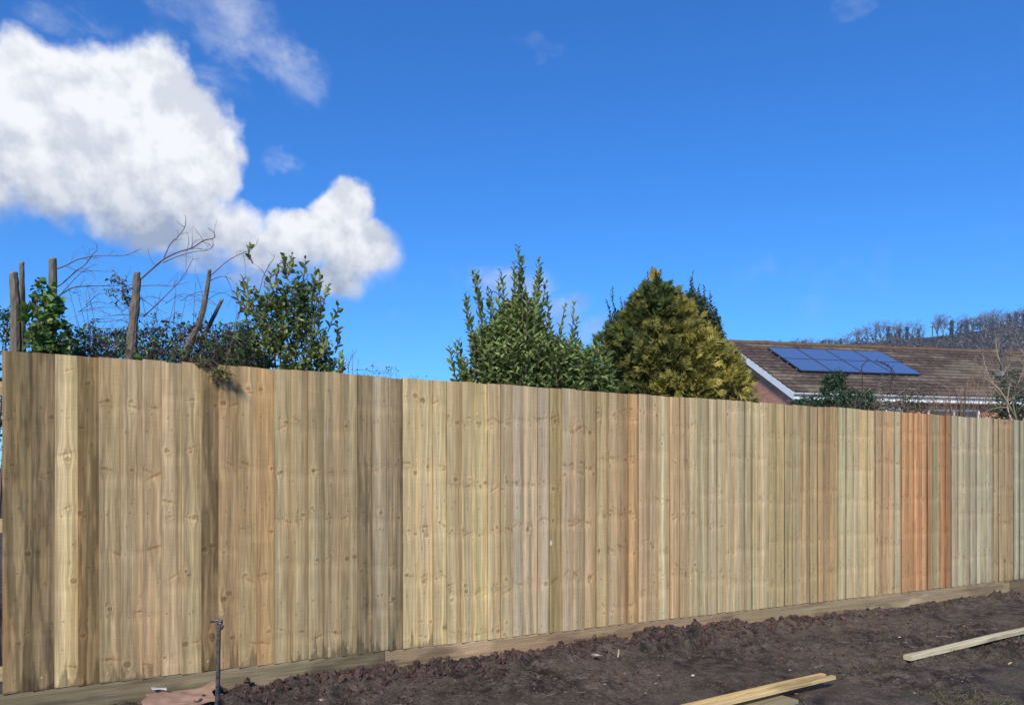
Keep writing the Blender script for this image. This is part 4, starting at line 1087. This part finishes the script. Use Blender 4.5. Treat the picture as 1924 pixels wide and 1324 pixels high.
mb.build('fascia', M_paint, house)
mb = MB(); a_ = np.linspace(math.pi, 2*math.pi, 7)
for L0, L1 in ((-.02, HL+.02),):
    o1 = [hp(L0, -.085+.055*math.cos(t), -.055+.055*math.sin(t)) for t in a_]; o2 = [hp(L1, -.085+.055*math.cos(t), -.055+.055*math.sin(t)) for t in a_]
    mb.add(np.array(o1+o2), [(i, i+1, i+8, i+7) for i in range(6)]+[tuple(range(7)), tuple(range(7, 14))], WH)
mb.build('gutter', M_paint, house)
# windows on the front wall
for wx, ww in ((3.0, 1.2), (5.2, 2.0)):
    mb = MB()
    for z_ in (-.46, -1.66): beam(mb, hp(wx, y0-.01, z_), hp(wx+ww, y0-.01, z_), .06, .07, WH)
    for x_ in (wx+.03, wx+ww/2, wx+ww-.03): beam(mb, hp(x_, y0-.012, -1.63), hp(x_, y0-.012, -.49), .06, .06, WH, up=(hu[0], hu[1], 0))
    win = mb.build('window', M_paint, house)
    mb = MB(); beam(mb, hp(wx+.05, y0-.008, -1.06), hp(wx+ww-.05, y0-.008, -1.06), .012, 1.13, (1, 1, 1)); g_ = mb.build('pane', M_glass, house); g_.parent = win
# porch canopy strip on the gable wall
mb = MB(); beam(mb, hp(x0-.12, .35, -.52), hp(x0-.12, 1.5, -.62), .24, .07, WH); mb.build('porch_canopy', M_paint, house)
# flue
mb = MB(); fp = P(1883, 690, 27.6)
mb.tube([fp-(0, 0, .35), fp+(0, 0, .62)], .075, 10, (.03, .03, .032)); mb.tube([fp+(0, 0, .40), fp+(0, 0, .44)], .11, 10, (.03, .03, .032)); 
mb.tube([fp+(0, 0, .60), fp+(0, 0, .64)], .09, 10, (.03, .03, .032)); mb.tube([fp+(0, 0, .70), fp+(0, 0, .73), fp+(0, 0, .80)], [.15, .15, .04], 12, (.03, .03, .032))
for an in range(4): mb.tube([fp+(.07*math.cos(an*1.57), .07*math.sin(an*1.57), .6), fp+(.07*math.cos(an*1.57), .07*math.sin(an*1.57), .72)], .012, 4, (.03, .03, .032))
mb.tube([fp-(0, 0, .32), fp-(0, 0, .12)], [.20, .10], 10, (.12, .12, .12))
fl = mb.build('flue', M_dark, house); fl.parent = roof
# solar panels: 4 x 2
def rp(x, s_, h): return hp(x, s_*cs_-h*ss_, s_*ss_+h*cs_)
def locate(px, py):
    """roof coordinates (x along the eaves, s up the slope) of a photo pixel"""
    d = np.array([(px-CX)/FPX, 1, (HY-py)/FPX]); o = np.array([0, 0, EYE]); a = rp(0, 0, .13); ex = rp(1, 0, .13)-a; es = rp(0, 1, .13)-a
    s = np.linalg.solve(np.stack([ex, es, -d], 1), o-a); return s[0], s[1]
xl, sb = locate(1505, 697); xr, _ = locate(1728, 701.5); xt, st_ = locate(1437, 653); 
print('solar', xl, xr, xt, sb, st_)
PW = (xr-xl)/4; PH = (min(st_, SLn-.12)-sb)/2
proto = None
nrm_ = rp(0, 0, 1)-rp(0, 0, 0)
cols_ = ('leftmost column', 'second column from the left', 'third column from the left', 'rightmost column')
for r_ in range(2):
    for c_ in range(4):
        X0, S0 = xl+c_*PW, sb+r_*PH; o0 = rp(X0, S0, .12)
        lab = 'blue solar panel in the %s row, %s of the roof array' % (('lower', 'upper')[r_], cols_[c_])
        if proto is None:
            t = thing('solar_panel', lab, 'solar panel', tuple(o0), 'solar panels on the bungalow roof'); proto = t
            mb = MB(); a, b, c, d = rp(X0+.03, S0+.03, .155), rp(X0+PW-.03, S0+.03, .155), rp(X0+PW-.03, S0+PH-.03, .155), rp(X0+.03, S0+PH-.03, .155)
            mb.add([a, b, c, d], [(0, 1, 2, 3)], (1, 1, 1), [(.03, .03, 0), (PW-.03, .03, 0), (PW-.03, PH-.03, 0), (.03, PH-.03, 0)])
            mb.build('glass', M_pv, t, attr=True)
            mb = MB(); FC = (.035, .045, .07)
            for (p_, q_) in (((X0+.018, S0+.006), (X0+.018, S0+PH-.006)), ((X0+PW-.018, S0+.006), (X0+PW-.018, S0+PH-.006))):
                beam(mb, rp(*p_, .14), rp(*q_, .14), .024, .045, FC, up=nrm_)
            for ssv in (S0+.018, S0+PH-.018): beam(mb, rp(X0+.03, ssv, .14), rp(X0+PW-.03, ssv, .14), .024, .045, FC, up=nrm_)
            mb.build('frame', M_dark, t)
            mb = MB(); 
            for ssv in (S0+PH*.25, S0+PH*.75): beam(mb, rp(X0+.0, ssv, .085), rp(X0+PW-.0, ssv, .085), .04, .05, (.3, .3, .3), up=nrm_)
            mb.build('mounting_rail', M_dark, t)
        else:
            t = proto.copy(); COL.objects.link(t); t.location = tuple(o0); t['label'] = lab
            for ch in list(proto.children):
                k = ch.copy(); COL.objects.link(k); k.parent = t

# ------------------------------------------------------------------ shrubs between fence and house
pl = plant('evergreen_shrub', 'dark green rounded shrub in front of the corner of the tiled roof', 'shrub', 1565, 12.5)
mb = MB(); mt = MB()
sp = [(1490, 790), (1492, 756), (1510, 745), (1530, 748), (1542, 738), (1548, 712), (1560, 702), (1580, 700), (1588, 712), (1590, 735), (1600, 740), (1625, 735), (1640, 750), (1645, 790)]
leaf_cloud(mb, sp, 12.5, 5200, .050, .5, DGR*1.3, .5, .4, clump=4, tcol=((.05, .075, .04), .2))
stems(pl, mt, pl.location, [P(x, 735, 12.5) for x in (1510, 1550, 1570, 1600, 1620)], .02)
mb.build('foliage', M_leaf, pl); mt.build('stems', M_twig, pl)
pl = plant('buddleia_shrub', 'loose shrub with grey green leaves and pale undersides below the solar panels', 'shrub', 1680, 12.0)
mb = MB(); mt = MB()
tops = [(1622, 722), (1612, 718), (1638, 728), (1650, 712), (1655, 700), (1664, 722), (1676, 706), (1682, 700), (1690, 716), (1706, 712), (1712, 704), (1722, 706), (1738, 712), (1744, 724), (1700, 730), (1755, 738), (1672, 738), (1630, 740), (1600, 738), (1720, 740), (1600, 750), (1660, 750), (1690, 750), (1740, 752), (1765, 756)]
for x, y in tops*3:
    tip = P(x+rg.normal(0, 4), y+rg.uniform(0, 26), 12+rg.normal(0, .3)); b = tip-np.array([rg.normal(0, .12), 0, .65])
    q = smooth_path([b, (b+tip)/2+rg.normal(size=3)*.04, tip], 4); mt.tube(q, np.linspace(.008, .002, len(q)), 4, TWC*1.2, cap=False)
    shoot_leaves(mb, q, .095, .30, np.array((.085, .11, .055)) if rg.random() < .7 else np.array((.22, .24, .17)), .034, .15, .9, var=.35, up=.3)
stems(pl, mt, pl.location, [P(x, 770, 12) for x in (1620, 1650, 1680, 1710, 1740)], .02)
# one dark stem crossing the panels
twiggy(mt, smooth_path([P(1620, 740, 12), P(1620, 705, 12), P(1619, 690, 12), P(1625, 681, 12), P(1632, 675, 12)], 4), .009, .005, TWC*.35, 4, 3, .1, 1)
for pa in ([(1672, 735), (1676, 705), (1672, 690), (1660, 684), (1645, 677)], [(1674, 720), (1680, 700), (1668, 686), (1654, 680)]):
    q = smooth_path([P(x, y, 12) for x, y in pa], 4); mt.tube(q, np.linspace(.008, .004, len(q)), 4, TWC*.3, cap=False); shoot_leaves(mb, q[6:], .06, .35, DGR*.8, .05, .1, .8)
mb.build('foliage', M_leaf, pl); mt.build('stems', M_twig, pl)
pl = plant('bare_shrub', 'fine tan twiggy bare shrub rising in front of the right part of the roof', 'shrub', 1810, 11.6)
mt = MB()
for k in range(44):
    x = rg.uniform(1735, 1875); y = 765-60*math.exp(-((x-1845)/45)**2)-rg.uniform(0, 50)*rg.random()
    tip = P(x, y, 11.6+rg.normal(0, .3)); b = P(1810+(x-1810)*.45, 815, 11.6)
    twiggy(mt, smooth_path([b, b*.45+tip*.55+rg.normal(size=3)*.05, tip], 4), .0075, .0022, np.array(lin(150, 124, 104))*rg.uniform(.6, 1.1), 3, 8, .22, 2, .4)
for k in range(10):
    b = np.array(pl.location); tp = P(rg.uniform(1790, 1835), 800, 11.6); mt.tube([b, (b+tp)/2, tp], [.02, .015, .009], 5, TWC, cap=False)
mt.build('branches', M_twig, pl)
pl = plant('bare_tree', 'pale many-stemmed bare tree with curving branches at the right edge above the fence', 'tree', 1905, 11.0)
mt = MB(); PC = np.array(lin(150, 138, 118))
for pth, r0 in [([(1912, 800), (1900, 770), (1880, 735), (1862, 715), (1852, 690), (1846, 665)], .020), ([(1905, 800), (1893, 765), (1896, 720), (1888, 700), (1876, 672), (1872, 650)], .018), ([(1910, 790), (1902, 750), (1912, 720), (1924, 690), (1921, 655)], .022),
                ([(1905, 790), (1880, 770), (1862, 755), (1848, 738)], .013), ([(1915, 800), (1935, 740), (1945, 700), (1950, 650)], .022), ([(1900, 740), (1885, 715), (1895, 690), (1905, 668)], .011), ([(1912, 720), (1900, 695), (1890, 678), (1893, 655)], .010), ([(1940, 760), (1925, 735), (1905, 725), (1890, 722)], .011)]:
    twiggy(mt, smooth_path([P(x, y, 11+rg.normal(0, .12)) for x, y in pth], 4), r0*.75, r0*.2, PC*rg.uniform(.6, 1.0), 5, 16, .32, 2, .5)
b = np.array(pl.location); mt.tube([b, P(1910, 800, 11)], [.06, .045], 8, PC, cap=False)
mt.build('branches', M_twig, pl)
pl = plant('evergreen_bush', 'dark green bush behind the pale bare tree at the right edge', 'bush', 1915, 12.6)
mb = MB(); mt = MB(); leaf_cloud(mb, [(1868, 800), (1872, 745), (1888, 720), (1900, 700), (1930, 690), (1990, 690), (2010, 800)], 12.6, 3600, .055, .5, DGR*1.2, .5, .4, clump=4)
stems(pl, mt, pl.location, [P(x, 760, 12.6) for x in (1890, 1910, 1930, 1950)], .02); mb.build('foliage', M_leaf, pl); mt.build('stems', M_twig, pl)

# ------------------------------------------------------------------ hill with its trees
crest = [(300, 905), (700, 850), (1000, 800), (1200, 730), (1300, 695), (1380, 668), (1440, 655), (1520, 650), (1590, 646), (1660, 641), (1733, 635), (1790, 629), (1850, 620), (1924, 612), (2050, 600), (2300, 585), (2700, 600), (3400, 700), (4500, 905)]
def crest_y(x): return float(np.interp(x, [c_[0] for c_ in crest], [c_[1] for c_ in crest]))
azs = [math.atan((x-CX)/FPX) for x in np.linspace(300, 4500, 240)]
azv = np.linspace(math.atan((300-CX)/FPX), math.atan((4500-CX)/FPX), 220)
D0, D1, D2 = 190., 400., 620.
rad_ = np.concatenate([np.linspace(D0, D1, 26), np.linspace(D1+20, D2, 8)])
def hill_z(a, r):
    x = CX+FPX*math.tan(a); Yd = D1*math.cos(a); top = EYE+(HY-crest_y(x))/FPX*Yd
    top = max(top, .2)
    t = (r-D0)/(D1-D0) if r <= D1 else 1-(r-D1)/(D2-D1)*.55
    t = max(0, t); f = t**1.25 if r <= D1 else t
    return 1.2+(top-1.2)*f*(1 if r > D1 else 1)
HV = np.array([(r*math.sin(a), r*math.cos(a), hill_z(a, r)+(vnoise(a*60, r*.05)-.5)*(2.0 if D0+5 < r < D1-20 else 0)) for a in azv for r in rad_])
m = len(rad_); i_ = (np.arange(len(azv)-1)[:, None]*m+np.arange(m-1)[None, :]).ravel()
mb = MB(); mb.add(HV, np.stack([i_, i_+1, i_+m+1, i_+m], 1)[:, ::-1], (1, 1, 1)); hill = mb.build('hill', M_hill, smooth=True); tagp(hill, kind='structure')
hrng = np.random.default_rng(5)
def bare_tree_mesh(H, spread, seed, col, ivy=False, dense=1.0):
    r = np.random.default_rng(seed); mb = MB()
    def grow(p, d, L, rad, dep):
        q = p+d*L*.5+r.normal(size=3)*L*.03; e = p+d*L+r.normal(size=3)*L*.05
        mb.tube([p, q, e], [rad, rad*.8, rad*.6], 4 if dep < 2 else 3, col*(1 if dep < 3 else 1.15), cap=False)
        if dep >= 5: return
        nk = {0: 4, 1: 3, 2: 3, 3: 3, 4: 3}[dep]
        for k in range(nk):
            a = r.uniform(0, 6.28); tl_ = r.uniform(.35, .95)*spread
            up_ = np.array([0, 0, 1.]); sd = np.array([math.cos(a), math.sin(a), r.normal(.0, .3)])
            dd = d*(1-.45*tl_)+sd*tl_*1.0+up_*.12; dd /= np.linalg.norm(dd)
            st = p+(e-p)*r.uniform(.45, 1.0) if k else e
            grow(st, dd, L*r.uniform(.58, .82), max(rad*.55, .011), dep+1)
    grow(np.zeros(3), np.array([r.normal(0, .06), r.normal(0, .06), 1.]), H*.24, H*.020, 0)
    v = np.concatenate(mb.v); k = H/v[:, 2].max()
    mb.v = [x*k for x in mb.v]
    if ivy:
        n = 500; z = r.uniform(.05, .72, n)*H; a = r.uniform(0, 6.28, n); rr = r.uniform(.2, 1.0, n)*H*.07
        p = np.stack([rr*np.cos(a), rr*np.sin(a), z], 1)
        mb.leaves(p, r.normal(size=(n, 3)), r.normal(size=(n, 3)), .5, .35, np.array((.022, .035, .016))*np.exp(r.normal(0, .3, (n, 1))))
    return mb
tc1 = np.array((.15, .138, .142)); protos = []
for k in range(6):
    mb_ = bare_tree_mesh(12, (.95, .8, 1.05, .75, 1.1, .9)[k], 100+k, tc1*(1, .85, 1.1, .9, 1.0, .8)[k], ivy=k in (1, 4))
    me_o = mb_.build('winter_tree', M_twig); protos.append(me_o)
used = set()
def hill_tree(px, ytop, label, group, kp=None, yb=None, d=None, wide=1.0):
    a = math.atan((px-CX)/FPX); d = d or D1-6; base_z = hill_z(a, d)
    Yd = d*math.cos(a); H = EYE+(HY-ytop)/FPX*Yd-base_z
    if H < 2: H = 2
    kp = hrng.integers(0, 6) if kp is None else kp
    o = protos[kp] if kp not in used else protos[kp].copy()
    if kp in used: COL.objects.link(o)
    used.add(kp)
    o.location = (d*math.sin(a), Yd, base_z-.3); s_ = (H+.3)/12; o.scale = (s_*wide, s_*wide, s_); o.rotation_euler = (0, 0, hrng.uniform(0, 6.28))
    tagp(o, label, 'tree', group)
G1 = 'bare trees in the hilltop clump above the solar panels'
for x, y in [(1598, 624), (1609, 612), (1620, 607), (1632, 604), (1644, 606), (1656, 603), (1668, 601), (1680, 603), (1692, 606), (1704, 602), (1716, 601), (1728, 606), (1738, 618)]:
    hill_tree(x+hrng.normal(0, 2), y+hrng.normal(0, 2.5), 'bare winter tree in the tall dense clump on the hilltop above the solar panels', G1, wide=1.1)
G2 = 'low bare trees along the hill crest above the roof ridge'
for x, y in [(1452, 640), (1464, 637), (1490, 635), (1514, 632), (1539, 636), (1563, 633), (1575, 632), (1446, 642), (1458, 638), (1470, 637), (1484, 637), (1496, 634), (1508, 634), (1521, 633), (1532, 640), (1546, 634), (1558, 632), (1569, 636), (1580, 629), (1588, 634)]:
    hill_tree(x, y, 'low bare tree in the thin row along the crest just above the roof ridge', G2, wide=1.3)
G3 = 'bare trees on the right shoulder of the hill'
for x, y in [(1760, 590), (1773, 587), (1788, 588), (1803, 594), (1816, 590), (1829, 589), (1840, 585), (1896, 577), (1910, 573), (1924, 576), (1940, 572)]:
    hill_tree(x, y, 'bare winter tree in the open line on the right shoulder of the hill', G3, wide=1.1)
for x, y, lab in [(1852, 578, 'dense brown rounded tree, left half of the dark dome on the hill'), (1868, 574, 'dense brown rounded tree at the middle of the dark dome on the hill'), (1880, 579, 'dense brown rounded tree, right half of the dark dome on the hill')]:
    for kk in (0,): hill_tree(x, y, lab, 'trees forming the dark dome on the hill', wide=1.25, d=D1-14)
# scrub covering the slope: one mass
mb = MB(); n = 15000
px_ = hrng.uniform(1380, 1990, n); rr = D1-4-np.abs(hrng.normal(0, 1, n))*60; rr = np.clip(rr, D0+20, D1-2)
A = np.arctan((px_-CX)/FPX); zz = np.array([hill_z(a, r) for a, r in zip(A, rr)])
dens_ = fbm(px_*.02, rr*.03, 3, 9)
top_h = np.where(px_ > 1800, 5.5, 3.4)*np.where((px_ > 1738) & (px_ < 1795), .35, 1.0)*np.where(px_ < 1590, .7, 1)
hh_ = hrng.uniform(.2, 1, n)*top_h*(.5+dens_)
p = np.stack([rr*np.sin(A), rr*np.cos(A), zz+hh_], 1)
c_ = np.array((.088, .078, .074))*np.exp(hrng.normal(0, .25, (n, 1)))*(.6+.9*dens_[:, None])
fgr = hrng.random(n) < .10; c_[fgr] = np.array((.028, .04, .02))
mb.leaves(p, hrng.normal(size=(n, 3))+[0, 0, .8], hrng.normal(size=(n, 3)), 1.5, .55, c_)
tagp(mb.build('hillside_scrub', M_leaf), 'brown bare scrub and undergrowth covering the far hillside', 'scrub', kind='stuff')
# utility pole
a = math.atan((1752-CX)/FPX); d = D1-4; zb_ = hill_z(a, d); top = EYE+(HY-612)/FPX*d*math.cos(a)
pp = np.array([d*math.sin(a), d*math.cos(a), zb_])
mb = MB(); mb.tube([pp-(0, 0, .5), pp+(0, 0, top-zb_)], [.22, .17], 7, (.05, .045, .04)); mb.box(pp+(0, 0, top-zb_-.6), (2.2, .2, .25), 0, (.05, .045, .04))
for q in (-.9, 0, .9): mb.tube([pp+(q, 0, top-zb_-.5), pp+(q, 0, top-zb_-.1)], .08, 5, (.2, .2, .2))
tagp(mb.build('utility_pole', M_matte, loc=tuple(pp)), 'dark utility pole with a crossbar on the bare crest of the hill', 'utility pole')

# ------------------------------------------------------------------ haze: the air between here and the hill
mb = MB(); mb.box((0, 0, 49), (1960, 1960, 106), 0)
mh = bpy.data.materials.new('air'); mh.use_nodes = True; NH = NT(mh.node_tree)
pv_ = NH.n('ShaderNodeVolumePrincipled'); pv_.inputs['Density'].default_value = .00034; pv_.inputs['Color'].default_value = (.80, .88, 1, 1); pv_.inputs['Anisotropy'].default_value = .2
oh = NH.n('ShaderNodeOutputMaterial'); NH.t.links.new(pv_.outputs[0], oh.inputs['Volume'])
hz_ = mb.build('haze', mh); tagp(hz_, 'thin blue air softening the far hill', 'haze', kind='stuff')
